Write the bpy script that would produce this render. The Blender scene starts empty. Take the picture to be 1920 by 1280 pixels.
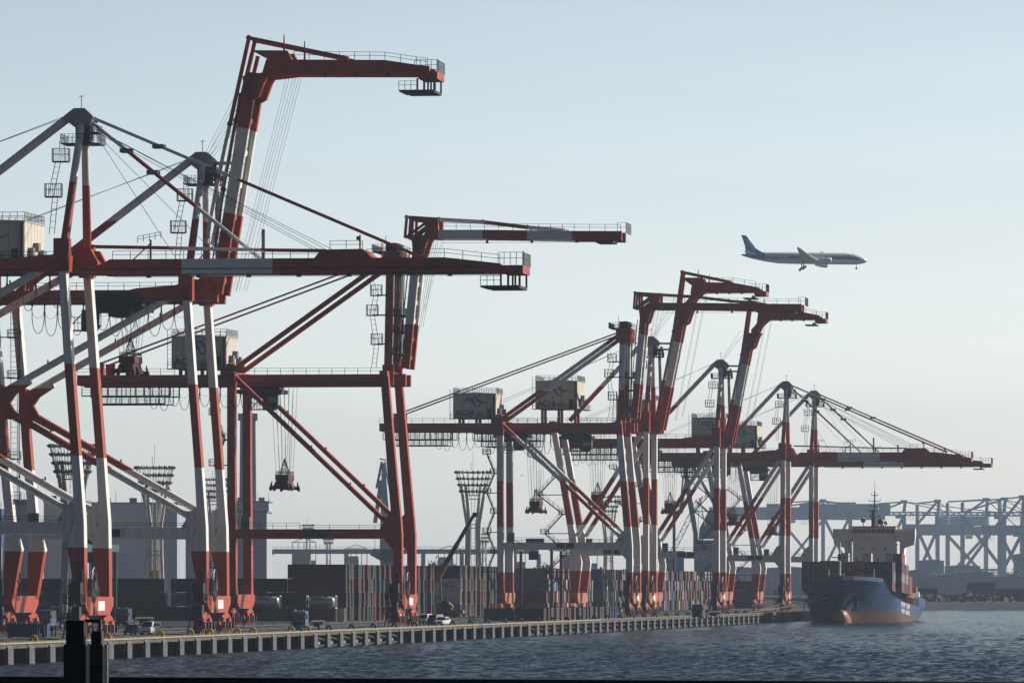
import bpy, math, random
import numpy as np
from mathutils import Vector, Matrix
random.seed(7)
C = bpy.context.scene.collection
scn = bpy.context.scene
# ------------------------------------------------------------------ camera
F_PX, CAM_Z, DECK = 13000.0, 9.7, 2.7          # focal length in photo pixels, eye above water, quay deck above water
cd = bpy.data.cameras.new('camera'); cam = bpy.data.objects.new('camera', cd); C.objects.link(cam)
cam.location = (0, 0, CAM_Z); cam.rotation_euler = (math.pi/2, 0, 0)
cd.sensor_width = 36; cd.lens = 36*F_PX/1920; cd.shift_y = (1100-640)/1920
cd.clip_start = 1; cd.clip_end = 40000
scn.camera = cam
# ------------------------------------------------------------------ sky and sun
SUN_EL, SUN_AZ = math.radians(31), math.radians(60)     # azimuth from +Y (view axis) towards +X
w = bpy.data.worlds.new('World'); scn.world = w; w.use_nodes = True
nt = w.node_tree; bg = nt.nodes['Background']
sky = nt.nodes.new('ShaderNodeTexSky'); sky.sky_type = 'NISHITA'; sky.sun_disc = False
sky.sun_elevation = SUN_EL; sky.sun_rotation = SUN_AZ
sky.altitude = 0; sky.air_density = 1.0; sky.dust_density = 1.2; sky.ozone_density = 2.0
tcw = nt.nodes.new('ShaderNodeTexCoord'); sep = nt.nodes.new('ShaderNodeSeparateXYZ'); nt.links.new(tcw.outputs['Generated'], sep.inputs[0])
ramp = nt.nodes.new('ShaderNodeValToRGB'); nt.links.new(sep.outputs[2], ramp.inputs[0])       # hazy band: bright low sky, deeper dome (by elevation)
els = ramp.color_ramp.elements; els[0].position = 0.0; els[0].color = (1.16, 1.28, 1.70, 1); els[1].position = 1.0; els[1].color = (.078, .095, .150, 1)
for p_, c_ in ((.03, (1.03, 1.10, 1.37, 1)), (.05, (.86, .88, 1.05, 1)), (.09, (.675, .66, .72, 1)), (.14, (.17, .185, .24, 1)), (.4, (.078, .092, .140, 1))): e_ = els.new(p_); e_.color = c_
dot = nt.nodes.new('ShaderNodeVectorMath'); dot.operation = 'DOT_PRODUCT'; dot.inputs[1].default_value = (math.sin(SUN_AZ), math.cos(SUN_AZ), 0); nt.links.new(tcw.outputs['Generated'], dot.inputs[0])
az = nt.nodes.new('ShaderNodeMapRange'); az.inputs[1].default_value = -1; az.inputs[2].default_value = .5; az.inputs[3].default_value = .20; az.inputs[4].default_value = 1.0; nt.links.new(dot.outputs['Value'], az.inputs[0])   # hazy sky: dimmer away from the sun
azm = nt.nodes.new('ShaderNodeVectorMath'); azm.operation = 'SCALE'; nt.links.new(ramp.outputs[0], azm.inputs[0]); nt.links.new(az.outputs[0], azm.inputs['Scale'])
mul = nt.nodes.new('ShaderNodeMix'); mul.data_type = 'RGBA'; mul.blend_type = 'MULTIPLY'; mul.inputs[0].default_value = 1
nt.links.new(sky.outputs[0], mul.inputs[6]); nt.links.new(azm.outputs[0], mul.inputs[7])
cmap = nt.nodes.new('ShaderNodeMapping'); cmap.inputs['Scale'].default_value = (5, 5, 70); nt.links.new(tcw.outputs['Generated'], cmap.inputs[0])
cn = nt.nodes.new('ShaderNodeTexNoise'); cn.inputs['Scale'].default_value = 1.3; cn.inputs['Detail'].default_value = 5; nt.links.new(cmap.outputs[0], cn.inputs['Vector'])
cm = nt.nodes.new('ShaderNodeMapRange'); cm.inputs[1].default_value = .3; cm.inputs[2].default_value = .75; cm.inputs[3].default_value = .985; cm.inputs[4].default_value = 1.045; nt.links.new(cn.outputs['Fac'], cm.inputs[0])   # very faint veils of high cloud
csc = nt.nodes.new('ShaderNodeVectorMath'); csc.operation = 'SCALE'; nt.links.new(mul.outputs[2], csc.inputs[0]); nt.links.new(cm.outputs[0], csc.inputs['Scale'])
nt.links.new(csc.outputs[0], bg.inputs[0]); bg.inputs[1].default_value = 0.15
ld = bpy.data.lights.new('sun', 'SUN'); ld.energy = 5.0; ld.angle = math.radians(0.53); ld.color = (1.0, 0.93, 0.84)
sun = bpy.data.objects.new('sun', ld); C.objects.link(sun)
sd = Vector((math.sin(SUN_AZ)*math.cos(SUN_EL), math.cos(SUN_AZ)*math.cos(SUN_EL), math.sin(SUN_EL)))
sun.rotation_euler = sd.to_track_quat('Z', 'Y').to_euler(); sun.location = (300, 300, 400)
vs = scn.view_settings; vs.view_transform = 'Standard'; vs.look = 'None'; vs.exposure = 0.3; vs.gamma = 1
scn.cycles.volume_bounces = 0; scn.cycles.max_bounces = 5; scn.cycles.diffuse_bounces = 2; scn.cycles.glossy_bounces = 2
scn.cycles.transmission_bounces = 2; scn.cycles.use_denoising = True
HAZE = 0.55e-4
# ------------------------------------------------------------------ quay frame: u seaward from the quay edge, t along the quay, z above deck
AL = math.atan(1682/F_PX); CA, SA = math.cos(AL), math.sin(AL); QX, QY = -62.8, 850.5
def Q(u, t, z=0.0): return Vector((QX+u*CA+t*SA, QY-u*SA+t*CA, DECK+z))
def Qinv(X, Y): dx, dy = X-QX, Y-QY; return dx*CA-dy*SA, dx*SA+dy*CA
# ------------------------------------------------------------------ materials
MATS = {}
def node_mat(name):
    m = bpy.data.materials.new(name); m.use_nodes = True
    return m, m.node_tree, m.node_tree.nodes['Principled BSDF']
def mat(name, col, rough=0.6, metal=0.0, var=0.12, scale=0.6, spec=0.35, bump=None, coat=0):
    if name in MATS: return MATS[name]
    m, t, b = node_mat(name)
    b.inputs['Roughness'].default_value = rough; b.inputs['Metallic'].default_value = metal
    b.inputs['Specular IOR Level'].default_value = spec
    if coat: b.inputs['Coat Weight'].default_value = coat
    tc = t.nodes.new('ShaderNodeTexCoord')
    n = t.nodes.new('ShaderNodeTexNoise'); n.inputs['Scale'].default_value = scale; n.inputs['Detail'].default_value = 5
    t.links.new(tc.outputs['Object'], n.inputs['Vector'])
    mr = t.nodes.new('ShaderNodeMapRange'); mr.inputs[1].default_value = 0.3; mr.inputs[2].default_value = 0.7
    mr.inputs[3].default_value = 1-var; mr.inputs[4].default_value = 1+var
    t.links.new(n.outputs['Fac'], mr.inputs[0])
    mx = t.nodes.new('ShaderNodeVectorMath'); mx.operation = 'SCALE'; mx.inputs[0].default_value = col
    t.links.new(mr.outputs[0], mx.inputs['Scale']); t.links.new(mx.outputs[0], b.inputs['Base Color'])
    if bump:
        axis, wl, dist = bump
        wv = t.nodes.new('ShaderNodeTexWave'); wv.bands_direction = axis; wv.inputs['Scale'].default_value = 0.314/wl
        t.links.new(tc.outputs['Object'], wv.inputs['Vector'])
        bp = t.nodes.new('ShaderNodeBump'); bp.inputs['Distance'].default_value = dist; bp.inputs['Strength'].default_value = 1
        t.links.new(wv.outputs['Fac'], bp.inputs['Height']); t.links.new(bp.outputs[0], b.inputs['Normal'])
    MATS[name] = m; return m
RED = (0.38, 0.045, 0.016); WHITE = (0.76, 0.76, 0.75)
def band_mat(name, period):          # aviation banding: red / white paint bands of one height, measured up the crane
    if name in MATS: return MATS[name]
    m, t, b = node_mat(name); b.inputs['Roughness'].default_value = 0.5; b.inputs['Specular IOR Level'].default_value = 0.35
    tc = t.nodes.new('ShaderNodeTexCoord'); sx = t.nodes.new('ShaderNodeSeparateXYZ'); t.links.new(tc.outputs['Object'], sx.inputs[0])
    dv = t.nodes.new('ShaderNodeMath'); dv.operation = 'DIVIDE'; dv.inputs[1].default_value = period*2; t.links.new(sx.outputs[2], dv.inputs[0])
    fr = t.nodes.new('ShaderNodeMath'); fr.operation = 'FRACT'; t.links.new(dv.outputs[0], fr.inputs[0])
    gt = t.nodes.new('ShaderNodeMath'); gt.operation = 'GREATER_THAN'; gt.inputs[1].default_value = 0.5; t.links.new(fr.outputs[0], gt.inputs[0])
    mp = t.nodes.new('ShaderNodeMapping'); mp.inputs['Scale'].default_value = (1.6, 1.6, 0.12); t.links.new(tc.outputs['Object'], mp.inputs[0])
    n = t.nodes.new('ShaderNodeTexNoise'); n.inputs['Scale'].default_value = 1.0; n.inputs['Detail'].default_value = 6; t.links.new(mp.outputs[0], n.inputs['Vector'])
    mr = t.nodes.new('ShaderNodeMapRange'); mr.inputs[1].default_value = 0.35; mr.inputs[2].default_value = 0.75; mr.inputs[3].default_value = 1.06; mr.inputs[4].default_value = 0.78
    t.links.new(n.outputs['Fac'], mr.inputs[0])
    mx = t.nodes.new('ShaderNodeMix'); mx.data_type = 'RGBA'; mx.inputs[6].default_value = (*RED, 1); mx.inputs[7].default_value = (*WHITE, 1)
    t.links.new(gt.outputs[0], mx.inputs[0])
    sc = t.nodes.new('ShaderNodeVectorMath'); sc.operation = 'SCALE'; t.links.new(mx.outputs[2], sc.inputs[0]); t.links.new(mr.outputs[0], sc.inputs['Scale'])
    mp2 = t.nodes.new('ShaderNodeMapping'); mp2.inputs['Scale'].default_value = (.9, .9, .22); t.links.new(tc.outputs['Object'], mp2.inputs[0])
    n2 = t.nodes.new('ShaderNodeTexNoise'); n2.inputs['Scale'].default_value = .8; n2.inputs['Detail'].default_value = 8; n2.inputs['Roughness'].default_value = .68; t.links.new(mp2.outputs[0], n2.inputs['Vector'])
    m2 = t.nodes.new('ShaderNodeMapRange'); m2.inputs[1].default_value = .58; m2.inputs[2].default_value = .78; m2.inputs[4].default_value = .55; t.links.new(n2.outputs['Fac'], m2.inputs[0])
    mx2 = t.nodes.new('ShaderNodeMix'); mx2.data_type = 'RGBA'; mx2.inputs[7].default_value = (.15, .075, .045, 1); t.links.new(m2.outputs[0], mx2.inputs[0]); t.links.new(sc.outputs[0], mx2.inputs[6])
    t.links.new(mx2.outputs[2], b.inputs['Base Color']); MATS[name] = m; return m
red = mat('red_paint', RED, 0.5, var=.22); white = mat('white_paint', WHITE, 0.5, var=0.07)
dark = mat('dark_steel', (0.022, 0.024, 0.030), 0.6); steel = mat('grey_steel', (0.16, 0.17, 0.18), 0.5)
cream = mat('cream_panel', (0.62, 0.57, 0.46), 0.6, var=0.06); wire = mat('wire_rope', (0.05, 0.05, 0.055), 0.6)
rubber = mat('black_rubber', (0.015, 0.015, 0.017), 0.8); glass = mat('dark_glass', (0.02, 0.03, 0.035), 0.08, spec=0.6)
black = mat('black_letter', (0.012, 0.012, 0.016), 0.6); galv = mat('galvanised', (0.42, 0.42, 0.40), 0.5, 0.3)
# ------------------------------------------------------------------ mesh builder
class MB:
    def __init__(s): s.v = []; s.f = []; s.mi = []; s.sm = []; s.mats = []
    def m(s, mt):
        if mt not in s.mats: s.mats.append(mt)
        return s.mats.index(mt)
    def add(s, vs, fs, mt, smooth=False):
        o = len(s.v); k = s.m(mt); s.v += [tuple(p) for p in vs]
        for f in fs: s.f.append(tuple(o+i for i in f)); s.mi.append(k); s.sm.append(smooth)
    def hexa(s, p, mt):      # p: 4 bottom (ccw) + 4 top
        s.add(p, [(3,2,1,0),(4,5,6,7),(0,1,5,4),(1,2,6,5),(2,3,7,6),(3,0,4,7)], mt)
    def box(s, x0, x1, y0, y1, z0, z1, mt):
        s.hexa([(x0,y0,z0),(x1,y0,z0),(x1,y1,z0),(x0,y1,z0),(x0,y0,z1),(x1,y0,z1),(x1,y1,z1),(x0,y1,z1)], mt)
    def loft(s, rings, mt, cap=True, smooth=False):
        n = len(rings[0]); vs = [p for r in rings for p in r]; fs = []
        for i in range(len(rings)-1):
            for j in range(n):
                k = (j+1) % n; fs.append((i*n+j, i*n+k, (i+1)*n+k, (i+1)*n+j))
        s.add(vs, fs, mt[0] if isinstance(mt, list) else mt, smooth)
        if cap:
            mm = mt[0] if isinstance(mt, list) else mt
            s.add(rings[0], [tuple(range(n-1, -1, -1))], mm); s.add(rings[-1], [tuple(range(n))], mm)
    def tube(s, p, q, r, mt, n=8, r2=None, cap=True):
        p, q = Vector(p), Vector(q); d = q-p
        if d.length < 1e-6: return
        a = d.orthogonal().normalized() if abs(d.normalized().z) > 0.98 else d.cross(Vector((0,0,1))).normalized()
        b = a.cross(d).normalized(); r2 = r if r2 is None else r2
        R = lambda c, rr: [c + (a*math.cos(2*math.pi*(i+.5)/n) + b*math.sin(2*math.pi*(i+.5)/n))*rr for i in range(n)]
        s.loft([R(p, r)[::-1], R(q, r2)[::-1]], mt, cap, n > 5)
    def bar(s, p, q, w, mt): s.tube(p, q, w*0.7071, mt, 4)
    def path(s, pts, r, mt, n=4):
        for a, b in zip(pts, pts[1:]): s.tube(a, b, r, mt, n, cap=False)
    def beam(s, p, q, wa, wy, mt):      # box beam lying in a u-z plane: wa across in the plane, wy along v
        p, q = Vector(p), Vector(q); d = (q-p).normalized(); y = Vector((0,1,0)); a = y.cross(d).normalized()
        R = lambda c: [c-a*wa/2-y*wy/2, c-a*wa/2+y*wy/2, c+a*wa/2+y*wy/2, c+a*wa/2-y*wy/2]
        s.loft([R(p), R(q)], mt)
    def prism(s, poly, y0, y1, mt):     # polygon in (u,z), extruded along v
        a = sum(poly[i][0]*poly[(i+1) % len(poly)][1]-poly[(i+1) % len(poly)][0]*poly[i][1] for i in range(len(poly)))
        if a < 0: poly = poly[::-1]
        s.loft([[(u, y1, z) for u, z in poly], [(u, y0, z) for u, z in poly]], mt)
    def prism_x(s, poly, x0, x1, mt):   # polygon in (v,z), extruded along u
        a = sum(poly[i][0]*poly[(i+1) % len(poly)][1]-poly[(i+1) % len(poly)][0]*poly[i][1] for i in range(len(poly)))
        if a < 0: poly = poly[::-1]
        s.loft([[(x0, v, z) for v, z in poly], [(x1, v, z) for v, z in poly]], mt)
    def rail(s, pts, h=1.1, step=2.4, r=0.045, mt=None):   # handrail: posts and two rails along a polyline
        mt = mt or dark
        for a, b in zip(pts, pts[1:]):
            a, b = Vector(a), Vector(b); n = max(1, round((b-a).length/step))
            for i in range(n+1):
                c = a.lerp(b, i/n); s.tube(c, c+Vector((0,0,h)), r, mt, 4)
            for k in (1, .55): s.tube(a+Vector((0,0,h*k)), b+Vector((0,0,h*k)), r, mt, 4)
    def cage(s, u0, u1, v0, v1, z, h, mt=None):            # small landing with a floor and a close-barred guard
        mt = mt or dark
        s.box(u0, u1, v0, v1, z-.16, z, mt)
        for (a, b) in (((u0,v0),(u1,v0)), ((u1,v0),(u1,v1)), ((u1,v1),(u0,v1)), ((u0,v1),(u0,v0))):
            s.rail([(a[0],a[1],z), (b[0],b[1],z)], h, .55, .035, mt)
    def ladder(s, p, q, w=0.6, mt=None, step=0.8):
        mt = mt or dark; p, q = Vector(p), Vector(q); o = Vector((w/2, 0, 0))
        s.tube(p-o, q-o, .05, mt, 4); s.tube(p+o, q+o, .05, mt, 4)
        n = int((q-p).length/step)
        for i in range(1, n): c = p.lerp(q, i/n); s.tube(c-o, c+o, .035, mt, 4)
    def build(s, name, parent=None, loc=None, rot=None):
        me = bpy.data.meshes.new(name); me.from_pydata(s.v, [], s.f)
        for mt in s.mats: me.materials.append(mt)
        me.polygons.foreach_set('material_index', s.mi); me.polygons.foreach_set('use_smooth', s.sm); me.update()
        o = bpy.data.objects.new(name, me); C.objects.link(o)
        if parent: o.parent = parent
        if loc: o.location = loc
        if rot: o.rotation_euler = rot
        return o
def tag(o, label=None, cat=None, group=None, kind=None):
    if label: o['label'] = label
    if cat: o['category'] = cat
    if group: o['group'] = group
    if kind: o['kind'] = kind
    return o
def thing(name, label, cat, loc, rz=0.0, group=None):
    o = bpy.data.objects.new(name, None); C.objects.link(o); o.location = loc; o.rotation_euler = (0, 0, rz); o.empty_display_size = 2
    return tag(o, label, cat, group)
def dup(root, loc, rz, label, group=None):
    r = root.copy(); C.objects.link(r); r.location = loc; r.rotation_euler = (0, 0, rz); r['label'] = label
    if group: r['group'] = group
    for ch in list(root.children):
        c = ch.copy(); C.objects.link(c); c.parent = r
        for g in list(ch.children):
            d = g.copy(); C.objects.link(d); d.parent = c
    return r
def text_part(name, s, size, mt, parent, loc, rot=(math.pi/2, 0, 0), ext=0.03, sx=1.0):
    cu = bpy.data.curves.new(name, 'FONT'); cu.body = s; cu.size = size; cu.extrude = ext; cu.space_character = 1.12; cu.offset = 0.012*size
    t = bpy.data.objects.new(name, cu); C.objects.link(t); bpy.context.view_layer.update()
    me = bpy.data.meshes.new_from_object(t.evaluated_get(bpy.context.evaluated_depsgraph_get()))
    bpy.data.objects.remove(t); bpy.data.curves.remove(cu)
    me.materials.clear(); me.materials.append(mt)
    for p in me.polygons: p.material_index = 0
    o = bpy.data.objects.new(name, me); C.objects.link(o); o.parent = parent; o.location = loc; o.rotation_euler = rot; o.scale = (sx, 1, 1)
    return o
ONES = ['', 'first','second','third','fourth','fifth','sixth','seventh','eighth','ninth','tenth','eleventh','twelfth','thirteenth','fourteenth','fifteenth','sixteenth','seventeenth','eighteenth','nineteenth']
def ordinal(n):
    if n < 20: return ONES[n]
    t = {2:'twent',3:'thirt',4:'fort'}[n//10]
    return t+'ieth' if n % 10 == 0 else t+'y-'+ONES[n % 10]
# ================================================================== the setting
def water_material():
    m, t, b = node_mat('harbour_water')
    b.inputs['Base Color'].default_value = (0.004, 0.016, 0.022, 1); b.inputs['Roughness'].default_value = 0.14
    b.inputs['IOR'].default_value = 1.33; b.inputs['Specular IOR Level'].default_value = 0.15
    tc = t.nodes.new('ShaderNodeTexCoord'); last = None
    def noise(scl, sc, det):
        mp = t.nodes.new('ShaderNodeMapping'); mp.inputs['Scale'].default_value = scl; t.links.new(tc.outputs['Object'], mp.inputs[0])
        n = t.nodes.new('ShaderNodeTexNoise'); n.inputs['Scale'].default_value = sc; n.inputs['Detail'].default_value = det; n.inputs['Roughness'].default_value = 0.6
        t.links.new(mp.outputs[0], n.inputs['Vector']); return n
    g1, g2 = noise((1, .07, 1), 1.7, 4), noise((1, .25, 1), .022, 3)        # wave groups, gust patches
    ad = t.nodes.new('ShaderNodeMath'); ad.operation = 'MULTIPLY_ADD'; ad.inputs[1].default_value = .45; t.links.new(g2.outputs['Fac'], ad.inputs[0]); t.links.new(g1.outputs['Fac'], ad.inputs[2])
    st = t.nodes.new('ShaderNodeMapRange'); st.inputs[1].default_value = .50; st.inputs[2].default_value = .86; st.inputs[3].default_value = .75; st.inputs[4].default_value = 1.0; t.links.new(ad.outputs[0], st.inputs[0])
    for sc, stretch, dist in ((1.2, 0.7, 0.62), (3.0, 0.8, 0.17)):
        n = noise((1, stretch, 1), sc, 4)
        bp = t.nodes.new('ShaderNodeBump'); bp.inputs['Distance'].default_value = dist; t.links.new(st.outputs[0], bp.inputs['Strength'])
        t.links.new(n.outputs['Fac'], bp.inputs['Height'])
        if last: t.links.new(last.outputs[0], bp.inputs['Normal'])
        last = bp
    t.links.new(last.outputs[0], b.inputs['Normal'])
    return m
def make_water():
    xs = np.arange(-95.0, 330.0, 0.62)
    ys = [640.0]
    while ys[-1] < 2960: ys.append(ys[-1] + (0.75 if ys[-1] < 950 else 0.75+(ys[-1]-950)*0.004))
    ys = np.array(ys); X, Y = np.meshgrid(xs, ys); Z = np.zeros_like(X); rg = np.random.RandomState(3)
    for k in range(46):
        wl = 1.6*(1.05**k) if k < 34 else rg.uniform(2.2, 4); th = rg.normal(-1.75, 0.55)
        kx, ky = 2*math.pi/wl*math.cos(th), 2*math.pi/wl*math.sin(th)
        ph = rg.uniform(0, 6.28)+0.5*np.sin(X*0.031+k)+0.5*np.sin(Y*0.023+1.7*k)
        a = 0.0088*wl**0.5*(1+0.5*np.sin(X*0.017*(1+k % 3)+Y*0.011+k))
        s_ = np.sin(kx*X+ky*Y+ph); Z += a*(1-1.35*np.abs(s_)) if k % 2 else a*s_
    edge = np.clip((X+95)/20, 0, 1)*np.clip((330-X)/30, 0, 1)*np.clip((Y-640)/20, 0, 1)
    Z = Z*edge - (1-edge)*0.9
    nx, ny = len(xs), len(ys); V = np.stack([X, Y, Z], -1).reshape(-1, 3)
    i = (np.arange(ny-1)[:, None]*nx+np.arange(nx-1)[None, :]).reshape(-1)
    F = np.stack([i, i+1, i+nx+1, i+nx], -1)
    o = len(V); V = np.vstack([V, [(-1750,-40,-.8),(1750,-40,-.8),(1750,8900,-.8),(-1750,8900,-.8)]]); F = np.vstack([F, [(o, o+1, o+2, o+3)]])
    me = bpy.data.meshes.new('water'); me.vertices.add(len(V)); me.vertices.foreach_set('co', V.reshape(-1).astype(np.float32))
    me.loops.add(len(F)*4); me.loops.foreach_set('vertex_index', F.reshape(-1).astype(np.int32))
    me.polygons.add(len(F)); me.polygons.foreach_set('loop_start', np.arange(0, len(F)*4, 4, dtype=np.int32)); me.polygons.foreach_set('loop_total', np.full(len(F), 4, dtype=np.int32))
    me.polygons.foreach_set('use_smooth', np.ones(len(F), dtype=bool)); me.update(calc_edges=True); me.validate()
    me.materials.append(water_material())
    ob = bpy.data.objects.new('water', me); C.objects.link(ob); tag(ob, kind='structure')
make_water()
def qpoly(name, uts, z, mt, kind='structure'):
    me = bpy.data.meshes.new(name); me.from_pydata([Q(u, t, z) for u, t in uts], [], [tuple(range(len(uts)))]); me.materials.append(mt)
    o = bpy.data.objects.new(name, me); C.objects.link(o)
    if me.polygons[0].normal.z < 0: me.flip_normals()
    return tag(o, kind=kind)
asphalt = mat('asphalt', (0.045, 0.043, 0.044), 0.9, var=0.35, scale=0.08, spec=.08)
concrete = mat('weathered_concrete', (0.088, 0.074, 0.058), 0.85, var=0.4, scale=0.5)
pale_conc = mat('pale_concrete', (0.33, 0.28, 0.18), 0.85, var=0.45, scale=0.7)
qpoly('quay_deck', [(-2, -420), (-2, 1500), (-1300, 1500), (-1300, -420)], 0, asphalt)
mb = MB()                                                            # the quay front: cap beam, fascia and the dark recess under the deck
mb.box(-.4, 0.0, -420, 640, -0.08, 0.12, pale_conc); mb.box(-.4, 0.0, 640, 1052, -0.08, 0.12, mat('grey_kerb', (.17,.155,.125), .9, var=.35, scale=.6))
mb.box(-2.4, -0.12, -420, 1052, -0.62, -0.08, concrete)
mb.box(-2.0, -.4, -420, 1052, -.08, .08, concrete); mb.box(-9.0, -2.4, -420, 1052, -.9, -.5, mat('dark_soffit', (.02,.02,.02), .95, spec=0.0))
mb.box(-2.4, 0, 1052, 1500, -3.6, .08, mat('painted_shade_wall', (.008,.008,.010), .95, spec=0.0))  # near-black wall colour stands in for the ship's shadow
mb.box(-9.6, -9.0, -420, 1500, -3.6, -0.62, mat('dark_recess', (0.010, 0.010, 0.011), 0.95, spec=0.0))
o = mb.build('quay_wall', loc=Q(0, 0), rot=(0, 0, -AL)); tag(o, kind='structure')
mb = MB()
for u in (-4.35, -33.95, -20.2):
    mb.box(u-.09, u+.09, -420, 1480, 0.004, 0.06, steel)
o = mb.build('crane_rails', loc=Q(0, 0), rot=(0, 0, -AL)); tag(o, kind='structure')
mb = MB(); paint = mat('road_paint', (0.62, 0.6, 0.5), 0.7, var=0.3)
for u in (-8.5, -12.5, -16.5, -26, -39, -41.5):
    for k in range(-10, 100): mb.box(u-.1, u+.1, k*16, k*16+10, 0.004, 0.008, paint)
o = mb.build('lane_markings', loc=Q(0, 0), rot=(0, 0, -AL)); tag(o, kind='structure')
# land behind the terminal and the far shore across the water
bank = mat('seawall_stone', (0.045, 0.055, 0.065), 0.9, var=0.5, scale=0.15); scrub = mat('dry_scrub', (0.07, 0.07, 0.05), 0.95, var=0.5, scale=0.1)
mb = MB(); x0, x1 = 150, 1740
mb.add([(x0,2930,-1),(x1,2930,-1),(x1,2944,3.2),(x0,2944,3.2)], [(0,1,2,3)], bank)
mb.add([(x0,2944,3.2),(x1,2944,3.2),(x1,2975,4.0),(x0,2975,4.0)], [(0,1,2,3)], scrub)
mb.add([(x0,2975,4.0),(x1,2975,4.0),(x1,8850,4.0),(x0,8850,4.0)], [(0,1,2,3)], asphalt)
o = mb.build('far_shore'); tag(o, kind='structure')
mb = MB(); mb.add([(-1740,2150,2.4),(115,2236,2.4),(420,8850,2.4),(-1740,8850,2.4)], [(0,1,2,3)], asphalt)
o = mb.build('hinterland'); tag(o, kind='structure')
mb = MB(); rg = random.Random(5); x = 150.0                          # surf line on the foot of the seawall
foam = mat('foam', (0.8, 0.8, 0.78), 0.8)
while x < 800:
    l = rg.uniform(1, 12); mb.add([(x,2934.0,.15),(x+l,2934,.15),(x+l,2935.4,.62),(x,2935.4,.62)], [(0,1,2,3)], foam); x += l+rg.choice([.3,.5,2,14])
o = mb.build('surf'); tag(o, kind='stuff', label='thin white line of surf along the foot of the far seawall', cat='surf')
# piles, rubber fenders and bollards along the quay edge: one mesh each, copied
pile_m = mat('fender_concrete', (0.085, 0.09, 0.10), 0.8, var=0.35, scale=0.9)
mb = MB(); mb.box(-.40, .14, -1.7, 1.7, -3.3, -.55, pile_m); mb.loft([[(-.40,-1.7,-.55),(.14,-1.7,-.55),(.14,1.7,-.55),(-.40,1.7,-.55)], [(-.40,-1.6,-.22),(-.10,-1.6,-.22),(-.10,1.6,-.22),(-.40,1.6,-.22)]], pile_m); mb.box(-1.1, -.40, -.45, .45, -3.3, -.62, rubber)
pile0 = mb.build('fender_pile'); tag(pile0, 'grey concrete fender pile standing in the row along the quay face', 'fender pile', 'fender piles along the quay face')
panel_c = mat('panel_concrete', (.26,.235,.17), .85, var=.35, scale=.8)
mb = MB()
mb.box(-1.15, -.75, 4.2, 9.6, -2.0, -1.2, panel_c); mb.loft([[(-1.1,3.2,-2.3),(-.75,3.2,-2.3),(-.75,9.6,-2.15),(-1.1,9.6,-2.15)],[(-1.15,3.2,-2.0),(-.75,3.2,-2.0),(-.75,9.6,-2.0),(-1.15,9.6,-2.0)]], panel_c)
mb.tube((-.5, 1.0, -.85), (-.5, 12.2, -1.45), .2, rubber); mb.tube((-.5, 1.0, -2.6), (-.5, 12.2, -2.3), .2, rubber)
pan0 = mb.build('fender_block'); tag(pan0, 'pale fender block with black struts hung between two quay piles', 'fender block', 'fender blocks between the quay piles')
bol = {}
def bollard_mesh(nm, m_):
    mb = MB(); pts = [(-.4+.36*math.cos(a), 0, .42+.36*math.sin(a)) for a in [math.radians(x) for x in range(-10, 181, 19)]]
    pts = [(-.02,0,0.0)]+pts
    for a, b in zip(pts, pts[1:]): mb.tube(a, b, .2, m_, 10)
    mb.tube((-.76,0,.44), (-.76,0,.22), .24, m_, 10); mb.box(-.5, .6, -.45, .45, 0.004, .10, m_)
    return mb.build('bollard')
spacing = 13.4; first = 1; npile = 0
for k in range(-6, 78):
    t_ = 6+k*spacing
    if k == -6: o = pile0
    else: o = pile0.copy(); C.objects.link(o)
    o.location = Q(0, t_); o.rotation_euler = (0, 0, -AL)
    if 245 < t_ < 330 or t_ > 505:
        o = pan0 if first else pan0.copy()
        if not first: C.objects.link(o)
        first = 0; o.location = Q(0, t_); o.rotation_euler = (0, 0, -AL)
yellow = mat('yellow_paint', (0.50, 0.36, 0.03), 0.6); bluep = mat('blue_bollard_paint', (0.035, 0.09, 0.19), 0.5)
BOL = {'yellow': bollard_mesh('y', yellow), 'blue': bollard_mesh('b', bluep), 'dark': bollard_mesh('d', dark)}
bdesc = {'yellow': 'hooked yellow bollard on the near end of the quay edge', 'blue': 'hooked blue bollard on the middle of the quay edge', 'dark': 'hooked dark bollard on the far end of the quay edge'}
used = set(); bts = [(-22,'yellow'),(28,'yellow'),(78,'yellow'),(118,'yellow'),(142,'yellow'),(158,'yellow'),(182,'yellow'),(196,'yellow'),(232,'yellow'),(240,'blue'),(248,'yellow')]
bts += [(270+i*24.3, 'blue') for i in range(11)]+[(540+i*24.3, 'dark') for i in range(20)]
for t_, k in bts:
    o = BOL[k] if k not in used else BOL[k].copy()
    if k in used: C.objects.link(o)
    used.add(k); o.location = Q(-1.0, t_); o.rotation_euler = (0, 0, -AL); tag(o, bdesc[k], 'bollard', 'bollards along the quay edge')
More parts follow.
